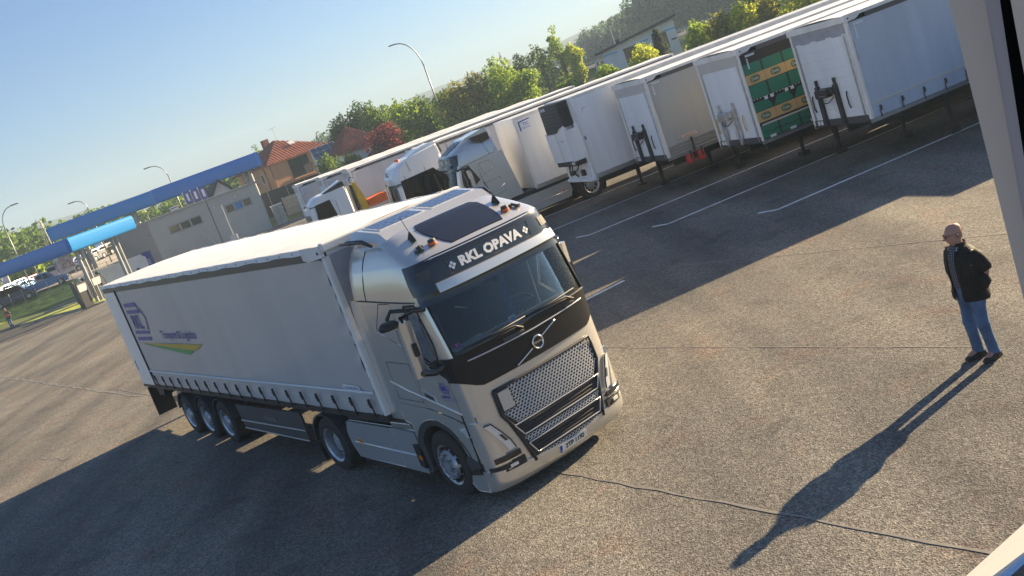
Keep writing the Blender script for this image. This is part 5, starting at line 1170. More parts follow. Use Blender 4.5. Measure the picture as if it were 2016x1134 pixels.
for i in range(4):
    for j in range(3):
        x, t0 = .05+i*.71, (.04+j*.32); P = lambda a, t: (a, 2.6*t, 4.33+1.8*t)
        MB().add([P(x, t0), P(x+.66, t0), P(x+.66, t0+.29), P(x, t0+.29)], [(0, 1, 2, 3)]).build('solar_module', 'solar', sp_)
# small gable with dark steep roof
T = thing('gabled_house', 'small white gable under a steep dark roof beyond the grey building', 'house', (-27.2, 109.6, 0), R(20))
MB().poly([[(0, 0), (2.6, 0), (2.6, 4.6), (1.3, 6.2), (0, 4.6)]], lambda a, b, d: (a, d, b), 0, 6).build('wall', 'wallw', T)
for pts in ([(-.4, 4.2), (1.3, 6.35), (1.3, 6.55), (-.55, 4.3)], [(3.0, 4.2), (1.3, 6.35), (1.3, 6.55), (3.15, 4.3)]): MB().poly([pts], lambda a, b, d: (a, d, b), -.5, 6.4).build('roof', 'darkroof', T)
MB().poly([[(.9, 4.2), (1.7, 4.2), (1.7, 4.9), (.9, 4.9)]], lambda a, b, d: (a, -d, b), 0, .03).build('window', 'windark', T)
# violet banners
for k, (x, lab) in enumerate(((-28.9, 'leftmost violet banner on its pole under the far canopy'), (-28.1, 'middle violet banner with white stripe'), (-27.3, 'rightmost violet banner, hanging slack'))):
    T = thing('banner', lab, 'banner', (x, 105.9+k*.15, 0), 0, 'violet banners by the station'); MB().tube([(0, 0, 0), (0, 0, 6.35)], .05, 6).build('pole', 'whitem', T)
    MB().grid([[(.04+.75*i/6, .06*math.sin(i*1.3+k), z-.12*k*i/6) for i in range(7)] for z in (6.25, 5.9, 5.4, 5.05)]).build('banner_cloth', 'purple', T); 
    MB().grid([[(.30+.25*i/2, .06*math.sin((2+i)*1.3+k)-.03, z-.05*k) for i in range(3)] for z in (6.1, 5.3)]).build('banner_print', 'paper', T)
# transformer cabinet, precast fence, dark screen by the house
T = thing('utility_cabinet', 'cream utility cabinet at the right end of the grey building', 'cabinet', (-19.5, 101.6, 0), R(20)); MB().box((-.5, -.35, 0), (.55, .4, 1.95)).build('cabinet_body', 'concrete', T, bevel=.03); MB().box((-.55, -.4, 1.95), (.6, .45, 2.05)).build('cabinet_roof', 'whitem', T); MB().box((-.02, -.37, .2), (.0, -.35, 1.85)).build('door_gap', 'dgrey', T)
T = thing('precast_fence', 'pale precast concrete fence between cabinet and first trailer', 'fence', (-19.9, 108.5, 0), R(8))
for i in range(5):
    MB().box((i*2.0-.08, -.08, 0), (i*2.0+.08, .08, 2.3)).build('post', 'concrete', T)
    if i < 4:
        for j in range(5): MB().box((i*2.0+.085, -.03, .05+j*.44), (i*2.0+1.915, .03, .47+j*.44)).build('panel', 'concrete', T)
T = thing('screen_fence', 'dark green privacy screen in front of the orange house', 'fence', (-24.5, 114.0, 0), R(12)); MB().box((0, -.03, 0), (9, .03, 3.3)).build('screen', 'black', T)
for i in range(5): MB().box((i*2.2, -.08, 0), (i*2.2+.08, -.035, 3.35)).build('post', 'galv', T)

# half-built white house on the right
wo = (15.35, 93.9); T = thing('white_house', 'unfinished white house with dark mono-pitch roof and blue insulation bands', 'house', (wo[0], wo[1], 0), R(-11.5))
L_ = 6.9
wl = [(0, .3), (L_, .3), (L_, 5.75), (0, 5.0)]; hs_ = [[(1.85, 3.4), (3.1, 3.4), (3.1, 4.75), (1.85, 4.75)], [(4.95, 3.4), (6.0, 3.4), (6.0, 5.05), (4.95, 5.05)]]
MB().poly([wl]+hs_, lambda a, b, d: (a, d, b), 0, .25).build('wall', 'wallw', T); MB().box((0, .25, .3), (.25, 6, 4.9)).build('wall', 'wallw', T); MB().box((L_-.25, .25, .3), (L_, 6, 5.5)).build('wall', 'wallw', T)
MB().poly([[(-.75, 4.98), (L_+.35, 5.92), (L_+.35, 6.12), (-.75, 5.16)]], lambda a, b, d: (a, d, b), -.55, 6.4).build('roof', 'darkroof', T)
MB().box((.3, 1.2, .3), (L_-.3, 1.3, 4.9)).build('inner_wall', 'windark', T)
for a, b, z in ((.0, 1.3, 4.75), (2.95, 4.3, 4.85), (6.0, 6.9, 5.05)): MB().box((a, -.012, z-.12), (b, .0, z+.02)).build('insulation_band', 'foam', T)
MB().box((-.02-1.0, -.3+.5, .3), (-.0, 1.5, 4.5)).build('wing_wall', 'wallw', T)
for x in (-.85, -.45): MB().box((x, .19, 3.3), (x+.25, .2, 4.4)).build('window', 'windark', T)
MB().box((1.4, 1.5, 5.25), (1.75, 1.85, 5.75)).build('chimney', 'darkroof', T); MB().tube([(1.3, 1.0, 5.2), (1.3, 1.0, 7.0)], .03, 5).build('mast', 'galv', T); MB().box((6.3, -.04, 4.0), (6.75, .0, 4.12)).build('bracket', 'black', T)

# ------------------------------------------------------------------ kerbed grass island and verge
pol = lambda a, D: (D*math.sin(R(a)), D*math.cos(R(a)))
def poly_prism(pts, z0, z1, nm, m_, kind='structure', parent=None):
    o = MB().poly([pts], lambda a, b, d: (a, b, d), z0, z1).build(nm, m_, parent)
    if kind: o['kind'] = kind
    return o
def blob(pts, n=6):
    out = []; m = len(pts)
    for i in range(m):
        p0, p1, p2, p3 = [Vector(pts[(i+k-1) % m]) for k in range(4)]
        for j in range(n): t = j/n; out.append(tuple(.5*((2*p1)+(-p0+p2)*t+(2*p0-5*p1+4*p2-p3)*t*t+(-p0+3*p1-3*p2+p3)*t**3)))
    return out
isl = blob([(-43.3, 92.0), (-42.6, 90.4), (-38.5, 87.2), (-33.2, 82.0), (-31.2, 82.2), (-31.4, 84.6), (-35.5, 90.2), (-40.2, 93.6), (-42.6, 93.7)])
poly_prism([(x*1.0, y) for x, y in isl], 0, .13, 'island_kerb', 'kerb'); c_ = Vector((-37.5, 88.3)); poly_prism([tuple(c_+(Vector(p)-c_)*.95) for p in isl], .131, .17, 'island_grass', 'grass')
poly_prism([(-41.5, 93.0), (-40.0, 93.6), (-37.4, 92.0), (-38.8, 91.2)], .175, .30, 'concrete_slab', 'kerb')
vb = [(-70, 94.5), (-58, 98.0), (-50.5, 99.2), (-45, 101.5), (-40.2, 104.5), (-35, 108), (-34, 113), (-44, 110), (-52, 107.5), (-62, 105), (-74, 101)]
o = MB(); n_ = len(vb)//1
near = [pol(a, d) for a, d in ((-36, 112), (-31, 111), (-27, 110), (-25, 109), (-23, 107.5), (-21.3, 105.8), (-19.5, 104.5), (-17.5, 106))]; far = [pol(a, d) for a, d in ((-36, 119), (-31, 118), (-27, 117), (-25, 116), (-23, 114.5), (-21.3, 113.5), (-19.5, 113), (-17.5, 114))]
o.grid([[(x+(X-x)*t, y+(Y-y)*t, max(.10, terrain(x+(X-x)*t, y+(Y-y)*t)+.06)) for (x, y), (X, Y) in zip(near, far)] for t in (0, .25, .5, .75, 1)]); o.build('verge_grass', 'grass', smooth=True)['kind'] = 'structure'
o = MB(); o.shell([[(x, y, .16) for x, y in near], [(x-.1, y+.25, .17) for x, y in near]], [[(x, y, -.05) for x, y in near], [(x-.1, y+.25, -.05) for x, y in near]]); o.build('verge_kerb', 'kerb')['kind'] = 'structure'
farb = [(-80, 128), (-68, 150), (-55, 158), (-44, 160), (-38, 150), (-34, 138)]
o = MB(); fa = [(x*1.001, y*1.001) for x, y in far]; fb = [pol(a, d) for a, d in ((-36, 160), (-31, 160), (-27, 158), (-25, 156), (-23, 155), (-21.3, 154), (-19.5, 152), (-17, 150))]
o.grid([[(x+(X-x)*t, y+(Y-y)*t, terrain(x+(X-x)*t, y+(Y-y)*t)+.05) for (x, y), (X, Y) in zip(fa, fb)] for t in [k/10 for k in range(11)]]); o.build('car_park_gravel', 'gravel', smooth=True)['kind'] = 'structure'
# wire fence on the verge
T = thing('wire_fence', 'thin wire fence of slim posts along the grass verge by the blue pickup', 'fence', (0, 0, 0))
prev = None
for k in range(11):
    x, y = pol(-25.2+k*.62, 112.4-k*.12); z = terrain(x, y)+.05; MB().tube([(x, y, z-.1), (x, y, z+1.5)], .035, 5).build('post', 'galv', T)
    if prev:
        for h in (.5, .95, 1.4): MB().tube([(prev[0], prev[1], prev[2]+h), (x, y, z+h)], .012, 4).build('wire', 'galv', T)
    prev = (x, y, z)

# ------------------------------------------------------------------ lamps, masts, poles
def lamp(label, base, top_h, reach, ang, r=.09, group='street lamps on tall poles', arm=2.0, colr='galv'):
    T = thing('street_lamp', label, 'street lamp', base, ang, group)
    MB().tube([(0, 0, 0), (0, 0, top_h*.5), (0, 0, top_h-arm)], [r, r*.8, r*.65], 8).build('pole', colr, T, smooth=True)
    pts = [(reach*(1-math.cos(a)), 0, top_h-arm+arm*math.sin(a)) for a in [PI/2*k/6 for k in range(7)]]
    MB().tube(pts, r*.55, 8).build('arm', colr, T, smooth=True)
    e = pts[-1]; MB().box((e[0]-.05, -.12, e[2]-.04), (e[0]+.75, .12, e[2]+.07)).build('lamp_head', 'dgrey', T, bevel=.03); return T
def lz(x, y, zt, *a, **k): z = terrain(x, y); return (x, y, z), zt-z
def L(label, x, y, zt, reach, ang, **k): z = terrain(x, y); return lamp(label, (x, y, z), zt-z, reach, ang, **k)
L('tall street lamp with curved arm rising above the parked trailer roofs, biggest of all', -.7, 110, 13.35, 2.1, PI*1.0, arm=3.2, r=.11)
L('dark street lamp in front of the yellow-green tree', 9.0, 131, 7.35, -1.4, 0, arm=.5, r=.08)
L('street lamp at the extreme left edge whose head points right', -48.9, 109.6, 11.3, 1.5, R(20), arm=2.0)
L('curved lamp left of the far canopy end', -41.0, 112.8, 9.5, 1.1, PI, arm=1.2)
L('curved lamp above the middle of the far canopy', -32.2, 115.6, 10.35, 1.5, PI, arm=1.6)
L('low lamp with double head above the nearer canopy', -47.9, 110.0, 6.95, .8, R(10), arm=.9)
L('white curved lamp just behind the grey building roof', -35.8, 114.5, 6.5, -.6, R(0), arm=.9, r=.07)
for i, (x, y, zt, lab) in enumerate(((-15.3, 119, 7.65, 'dark wooden utility pole right of the orange house'),)):
    T = thing('utility_pole', lab, 'pole', (x, y, terrain(x, y))); MB().tube([(0, 0, 0), (0, 0, zt-terrain(x, y))], [.13, .08], 8).build('pole', 'galv', T); MB().tube([(-.0, 0, zt-.6), (.35, 0, zt-.5)], .05, 5).build('bracket', 'black', T)
T = thing('lattice_mast', 'thin lattice mast on the skyline left of the far canopy', 'mast', (-68, 165, 0)); H_ = 10.6
for s, q in ((-1, -1), (1, -1), (1, 1), (-1, 1)): MB().tube([(s*.9, q*.9, 0), (s*.15, q*.15, H_)], .035, 5).build('leg', 'galv', T)
br = MB()
for k in range(9):
    z0, z1 = H_*k/9, H_*(k+1)/9; w0, w1 = .9-.75*k/9, .9-.75*(k+1)/9
    br.tube([(-w0, -w0, z0), (w1, -w1, z1)], .02, 4); br.tube([(w0, -w0, z0), (-w1, -w1, z1)], .04, 4)
br.build('bracing', 'galv', T, kind='stuff'); MB().tube([(-1.2, 0, 9.3), (1.2, 0, 9.3)], .06, 5).build('cross_arm', 'galv', T)
T = thing('transmitter_mast', 'small red and white transmitter mast on the hazy hill behind the trees', 'mast', (43, 640, 12)); MB().tube([(0, 0, 0), (0, 0, 15)], [.9, .3], 6).build('shaft', 'whitem', T); MB().tube([(0, 0, 11), (0, 0, 12.5)], .8, 8).build('ring', 'red', T)
# notice boards and sign posts of the car park
T = thing('notice_board', 'speckled notice board on posts behind the blue pickup', 'sign', (-47.3, 113.4, terrain(-47.3, 113.4)), R(25)); MB().box((0, -.03, .9), (2.0, .03, 2.5)).build('board', mat('speckled print', (.34, .30, .33), .7, var=.7, scale=4), T)
for x in (.1, 1.8): MB().box((x, .035, 0), (x+.08, .1, 2.6)).build('post', 'whitem', T)
T = thing('white_pillar', 'white square pillar sign between the hatchbacks and the trees', 'sign', (-54.5, 116.5, terrain(-54, 117)), R(20)); MB().box((-.4, -.4, 0), (.5, .4, 3.0)).build('pillar', 'whitem', T); MB().box((-1.6, -.1, 2.9), (-.4, .1, 3.4)).build('sign_arm', 'whitem', T)
for x, y, lab in ((-43.9, 106.2, 'white sign post standing in the verge before the blue pickup'), (-48.9, 103.6, 'grey sign post at the verge beside the navy minivan')):
    T = thing('sign_post', lab, 'post', (x, y, terrain(x, y))); MB().tube([(0, 0, 0), (0, 0, 2.6)], .06, 6).build('post', 'whitem', T); MB().box((-.25, -.03, 2.3), (.25, .03, 2.7)).build('plate', 'whitem', T)
T = thing('parcel_post', 'slim white sign post standing before the grey building strip window', 'post', (-23.6, 97.5, 0)); MB().tube([(0, 0, 0), (0, 0, 3.9)], .05, 6).build('post', 'whitem', T); MB().box((-.35, -.05, .35), (.35, .05, .85)).build('plate', 'whitem', T)

# ------------------------------------------------------------------ road on embankment with guard rail and cars
ra, rb = Vector((-40, 150.0)), Vector((90, 124.0)); rd2 = (rb-ra).normalized(); rn = Vector((-rd2.y, rd2.x))
o = MB(); prof = [(-13, .2), (-9, 1.4), (-5.5, 3.1), (-4.5, 3.55), (4.5, 3.6), (6, 3.3), (14, .5)]
o.grid([[(*(ra+rd2*s_+rn*d), z+.25*math.sin(s_*.06+d)) for d, z in prof] for s_ in [6.0*k for k in range(23)]]); o.build('embankment', 'meadow', smooth=True)['kind'] = 'structure'
MB().grid([[(*(ra+rd2*s_+rn*d), 3.92) for d in (-3.6, 3.6)] for s_ in (0, 66, 132)]).build('main_road', 'asphalt')['kind'] = 'structure'
MB().grid([[(*(ra+rd2*s_+rn*d), z) for d, z in ((-4.4, 3.6), (-3.6, 3.92))] for s_ in (0, 132)]).build('road_shoulder', 'gravel')['kind'] = 'structure'
T = thing('guard_rail', 'long galvanised guard rail along the raised road on the right', 'guard rail', (ra.x, ra.y, 0), math.atan2(rd2.y, rd2.x)); MB().box((0, -4.3, 4.2), (132, -4.22, 4.5)).build('rail', 'galv', T)
for k in range(33): MB().box((k*4.0, -4.2, 3.5), (k*4.0+.1, -4.1, 4.45)).build('post', 'galv', T)
def road(t, off): p = ra+rd2*t+rn*off; return (p.x, p.y, 3.93)
car('blue-grey hatchback driving on the raised road right of the trees', road(55.6, -1.8), math.atan2(rd2.y, rd2.x)+PI, (.10, .16, .26), 'estate', 'cars driving on the raised road', 4.4)
car('white hatchback driving on the raised road at the top edge', road(83.3, -1.8), math.atan2(rd2.y, rd2.x)+PI, whi, 'hatch', 'cars driving on the raised road', 4.2)

# ------------------------------------------------------------------ trees
FOL = dict(dark=foliage('dark foliage', (0.023, 0.052, 0.016), (0.104, 0.169, 0.037), (0.046, 0.091, 0.021)), mid=foliage('mid green foliage', (0.065, 0.117, 0.021), (0.273, 0.390, 0.053), (0.143, 0.234, 0.032)),
 light=foliage('light green foliage', (0.130, 0.208, 0.021), (0.468, 0.598, 0.063), (0.273, 0.390, 0.042)), olive=foliage('olive foliage', (0.117, 0.130, 0.021), (0.442, 0.403, 0.063), (0.234, 0.247, 0.037)),
 yellow=foliage('yellow green foliage', (0.247, 0.312, 0.021), (0.700, 0.700, 0.063), (0.455, 0.520, 0.042)), purple=foliage('purple foliage', (0.065, 0.016, 0.019), (0.364, 0.065, 0.063), (0.169, 0.033, 0.037)), spruce=foliage('spruce needles', (0.033, 0.052, 0.032), (0.143, 0.156, 0.084), (0.072, 0.091, 0.053)),
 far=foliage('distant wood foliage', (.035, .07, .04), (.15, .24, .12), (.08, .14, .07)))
def leaves(mb, c, rad, n, size, rnd, squash=1.0):
    for _ in range(n):
        # points gathered toward the outside of the lobe
        while True:
            v = Vector((rnd.uniform(-1, 1), rnd.uniform(-1, 1), rnd.uniform(-1, 1)))
            if .02 < v.length <= 1: break
        v = v.normalized()*(v.length**.62+rnd.gauss(0, .07))
        p = Vector((c[0]+v.x*rad[0], c[1]+v.y*rad[1], c[2]+v.z*rad[2]))
        s = size*rnd.uniform(.5, 1.3); n_ = (v+Vector((rnd.gauss(0, .6), rnd.gauss(0, .6), rnd.gauss(0, .6)))).normalized()
        a = n_.orthogonal().normalized(); b = n_.cross(a); k = rnd.uniform(0, PI); a, b = a*math.cos(k)+b*math.sin(k), b*math.cos(k)-a*math.sin(k)
        mb.add([p-a*s*.5, p+b*s*.42+n_*s*.1, p+a*s*.6, p-b*s*.42+n_*s*.12], [(0, 1, 2, 3)])
def tree(label, x, y, top, rad, fol, name='tree', cat='tree', n=2600, size=.30, group='trees beyond the parked trailers', base=None, seed=0, sparse=False, low=.25):
    rnd = random.Random(seed*31+int(x*7)+int(y)); z0 = terrain(x, y) if base is None else base; H_ = (top-z0)*1.02; rad *= 1.12
    T = thing(name, label, cat, (x, y, z0), 0, group)
    t = MB(); t.tube([(0, 0, 0), (.1*rad, 0, H_*.4), (.0, .08*rad, H_*.85)], [.035*H_+.05, .024*H_+.03, .02], 7)
    cr_ = MB(); lobes = 16 if not sparse else 10
    for k in range(lobes):
        an = rnd.uniform(0, 2*PI); h = low+(.84-low)*(k+.5)/lobes; rr = rad*math.sqrt(max(.03, 1-((h-.45)/.50)**2))*rnd.uniform(.2, .62)
        c = (rr*math.cos(an), rr*math.sin(an), H_*h); lr = min(rad*rnd.uniform(.36, .56), H_*(1.0-h)*1.05)
        t.tube([(0, 0, H_*max(.15, h-.3)), (c[0]*.6, c[1]*.6, c[2]-.1*H_), c], [.05, .03, .012], 5)
        leaves(cr_, c, (lr, lr, lr*.85), n//lobes, size, rnd)
    for k in range(12):         # stray twigs breaking the outline
        an = rnd.uniform(0, 2*PI); h = rnd.uniform(.45, .96); rr = rad*rnd.uniform(.35, .85)*(1.2-h); c = (rr*math.cos(an), rr*math.sin(an), H_*h); leaves(cr_, c, (.3, .3, .45), 26, size*.8, rnd)
    t.build('trunk', 'bark', T); cr_.build('crown', FOL[fol], T); return T
TR = [('dark evergreen-looking tree behind the red roof house, leftmost of the big ones', -12.6, 122, 8.9, 2.6, 'dark'), ('round dark tree on the skyline right of the red roof', -10.4, 123, 9.8, 2.4, 'dark'),
 ('fresh green tree right of the dark pair', -8.0, 118, 8.9, 2.1, 'mid'), ('wide light green tree behind the purple bush', -5.0, 113, 7.9, 2.7, 'light'), ('light green tree just left of the tall lamp', -2.3, 114, 7.7, 2.2, 'mid'),
 ('olive tree directly right of the tall lamp', 1.2, 110, 7.7, 2.5, 'olive'), ('yellowish olive tree second right of the tall lamp', 3.6, 111, 7.9, 2.3, 'olive'), ('tall bright green tree left of the dark street lamp', 6.4, 112, 8.6, 2.5, 'light'),
 ('rounded yellow-green tree right of the dark street lamp', 8.9, 110, 6.6, 2.0, 'light'), ('deep green tree left of the thin pale tree', 10.6, 128, 8.6, 2.2, 'dark'), ('broad green tree beside the thin pale tree', 12.9, 127, 9.0, 2.3, 'mid'),
 ('thin pale tree rising highest above the blue-grey car', 15.7, 128, 10.5, 1.3, 'light'), ('bright yellow-green slender tree beside the raised road', 17.1, 127, 8.0, 1.3, 'yellow'), ('olive green tree between dark trees near the lamp', -.4, 118, 7.4, 2.0, 'mid')]
for k, (lb_, x, y, tp_, rd_, fo) in enumerate(TR): tree(lb_, x, y, tp_, rd_, fo, seed=k, sparse='thin' in lb_, n=1500 if 'thin' in lb_ else 3600)
GB = 'bushes behind the parked trailers'
tree('dark purple-leaved bush in front of the light green tree', -7.0, 105.5, 6.0, 2.9, 'purple', 'bush', 'bush', 5200, .26, GB, seed=3, low=.12)
BU = [('low green bush left of the purple bush', -13.4, 106, 5.0, 1.6, 'mid'), ('dark low bush between the red roof and the purple bush', -11.1, 105, 4.3, 1.3, 'dark'), ('small tree top peeping over the far canopy', -24.8, 131, 9.1, 1.6, 'mid'),
 ('bright green bush before the white house window', 16.9, 84, 4.75, 1.7, 'yellow'), ('bright low bush left of the white house', 13.6, 84, 4.15, 1.5, 'light'), ('bush hugging the right corner of the white house', 21.9, 84, 4.95, 1.8, 'light'),
 ('brownish bush right of the white house', 23.2, 82, 5.0, 1.4, 'olive'), ('yellow-green bush on the right of the white house', 25.0, 82, 5.35, 1.9, 'yellow'), ('dark conifer-like tree at the top picture edge', 27.4, 84, 7.6, 1.7, 'dark'),
 ('bright yellow-green bush right of the dark top-edge tree', 29.6, 80, 6.3, 2.3, 'yellow'), ('light green bush against the top edge', 31.8, 80, 6.4, 2.0, 'light'), ('low green bush in front of the embankment', 11.2, 92, 3.9, 1.4, 'mid'), ('twiggy brown bush under the top-edge tree', 26.3, 80, 4.9, 1.3, 'olive')]
for k, (lb_, x, y, tp_, rd_, fo) in enumerate(BU): tree(lb_, x, y, tp_, rd_, fo, 'bush', 'bush', 3000, .26, GB, seed=20+k, low=.15)
# spruce
T = thing('spruce_tree', 'grey-green spruce standing before the white house', 'tree', (19.5, 89, 0)); rnd = random.Random(5); t = MB().tube([(0, 0, 0), (0, 0, 5.6)], [.14, .02], 7).build('trunk', 'bark', T); c = MB()
for k in range(46):
    z = 1.2+4.3*k/46; r = (5.75-z)*.36+.08
    for j in range(11):
        an = rnd.uniform(0, 2*PI); rr = r*rnd.uniform(.75, 1.1)
        for q in range(6):
            f_ = (q+.6)/6; p = Vector((rr*f_*math.cos(an), rr*f_*math.sin(an), z-.22*f_*rr+rnd.uniform(-.04, .04))); leaves(c, p, (.10, .10, .07), 2, .17, rnd)
c.build('crown', FOL['spruce'], T)
# woods that read as one mass
def wood(name, pts, n, hgt, depth, fol, seed, leaf=.9, base=None, dens=1):
    rnd = random.Random(seed); mb = MB()
    for _ in range(n):
        t = rnd.random(); k = t*(len(pts)-1); i = min(int(k), len(pts)-2); f_ = k-i; p = Vector(pts[i]).lerp(Vector(pts[i+1]), f_); dp = rnd.uniform(0, depth); d = p.normalized()
        x, y = p.x+d.x*dp, p.y+d.y*dp; h = (hgt(t) if callable(hgt) else hgt)*rnd.uniform(.62, 1.08)*(1+.10*dp/depth); r = h*rnd.uniform(.22, .34); z0 = terrain(x, y) if base is None else base
        for q in range(4): a = rnd.uniform(0, 2*PI); o_ = r*.5; leaves(mb, (x+o_*math.cos(a), y+o_*math.sin(a), z0+h*rnd.uniform(.35, .82)), (r*.75, r*.75, h*.20), int(26*dens), leaf, rnd)
        leaves(mb, (x, y, z0+h*.85), (r*.5, r*.5, h*.15), int(22*dens), leaf, rnd); leaves(mb, (x, y, z0+h*.3), (r*.9, r*.9, h*.28), int(30*dens), leaf*1.2, rnd)
    o = mb.build(name, FOL[fol]); o['kind'] = 'stuff'; return o
pol = lambda a, D: (D*math.sin(R(a)), D*math.cos(R(a)))
wood('left_wood', [pol(-31, 165), pol(-26, 168), pol(-22, 178), pol(-18, 185), pol(-14, 185), pol(-9, 190)], 230, lambda t: 8.4+2.6*math.sin(t*9)*.4-1.2*t, 40, 'mid', 3, .75)
wood('shrub_belt', [pol(-30, 150), pol(-24.5, 152), pol(-20, 160), pol(-15, 165)], 90, 3.2, 8, 'light', 4, .5, dens=.7)
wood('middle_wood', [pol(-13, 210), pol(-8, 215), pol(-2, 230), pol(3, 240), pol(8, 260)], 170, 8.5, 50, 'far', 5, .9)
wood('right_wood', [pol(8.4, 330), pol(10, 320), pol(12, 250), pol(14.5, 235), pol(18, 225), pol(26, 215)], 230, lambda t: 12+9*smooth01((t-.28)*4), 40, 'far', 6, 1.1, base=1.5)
# wooded hills fading into haze
def hill(name, a0_, a1_, D0, D1, tab, seed):
    rnd = random.Random(seed); mb = MB(); rows = []; N = 160
    for j in range(15):
        t = j/14; r = []
        for i in range(N+1):
            a = a0_+(a1_-a0_)*i/N; D = D0+(D1-D0)*t; h = interp(a, tab)*smooth01(t*1.05); n_ = (math.sin(a*3.1+seed)+math.sin(a*7.7+t*5)*.6+math.sin(a*17+t*11+seed)*.35+rnd.uniform(-.5, .5))*.020*h
            r.append((D*math.sin(R(a)), D*math.cos(R(a)), h+n_+(0 if t else -3)))
        rows.append(r)
    o = mb.grid(rows).build(name, mat('wooded hill', (.06, .10, .055), .95, var=.4, scale=.06, bump=1.0, bscale=.15)); o['kind'] = 'structure'; return o
hill('far_hill', -45, 50, 700, 1150, [(-45, 28), (-24.5, 31), (-22, 36), (-18, 30), (-12, 24), (-8.2, 22), (-4, 24), (-1.2, 30), (2.1, 30), (4.1, 31), (5.4, 30), (7.5, 31), (10, 34), (12.4, 39), (15, 44), (50, 40)], 1)
hill('near_hill', -20, 30, 380, 620, [(-20, 8), (-9, 9), (-4, 12), (0, 15.5), (3, 14.0), (5.5, 13.5), (8, 15), (12, 17), (30, 18)], 2)

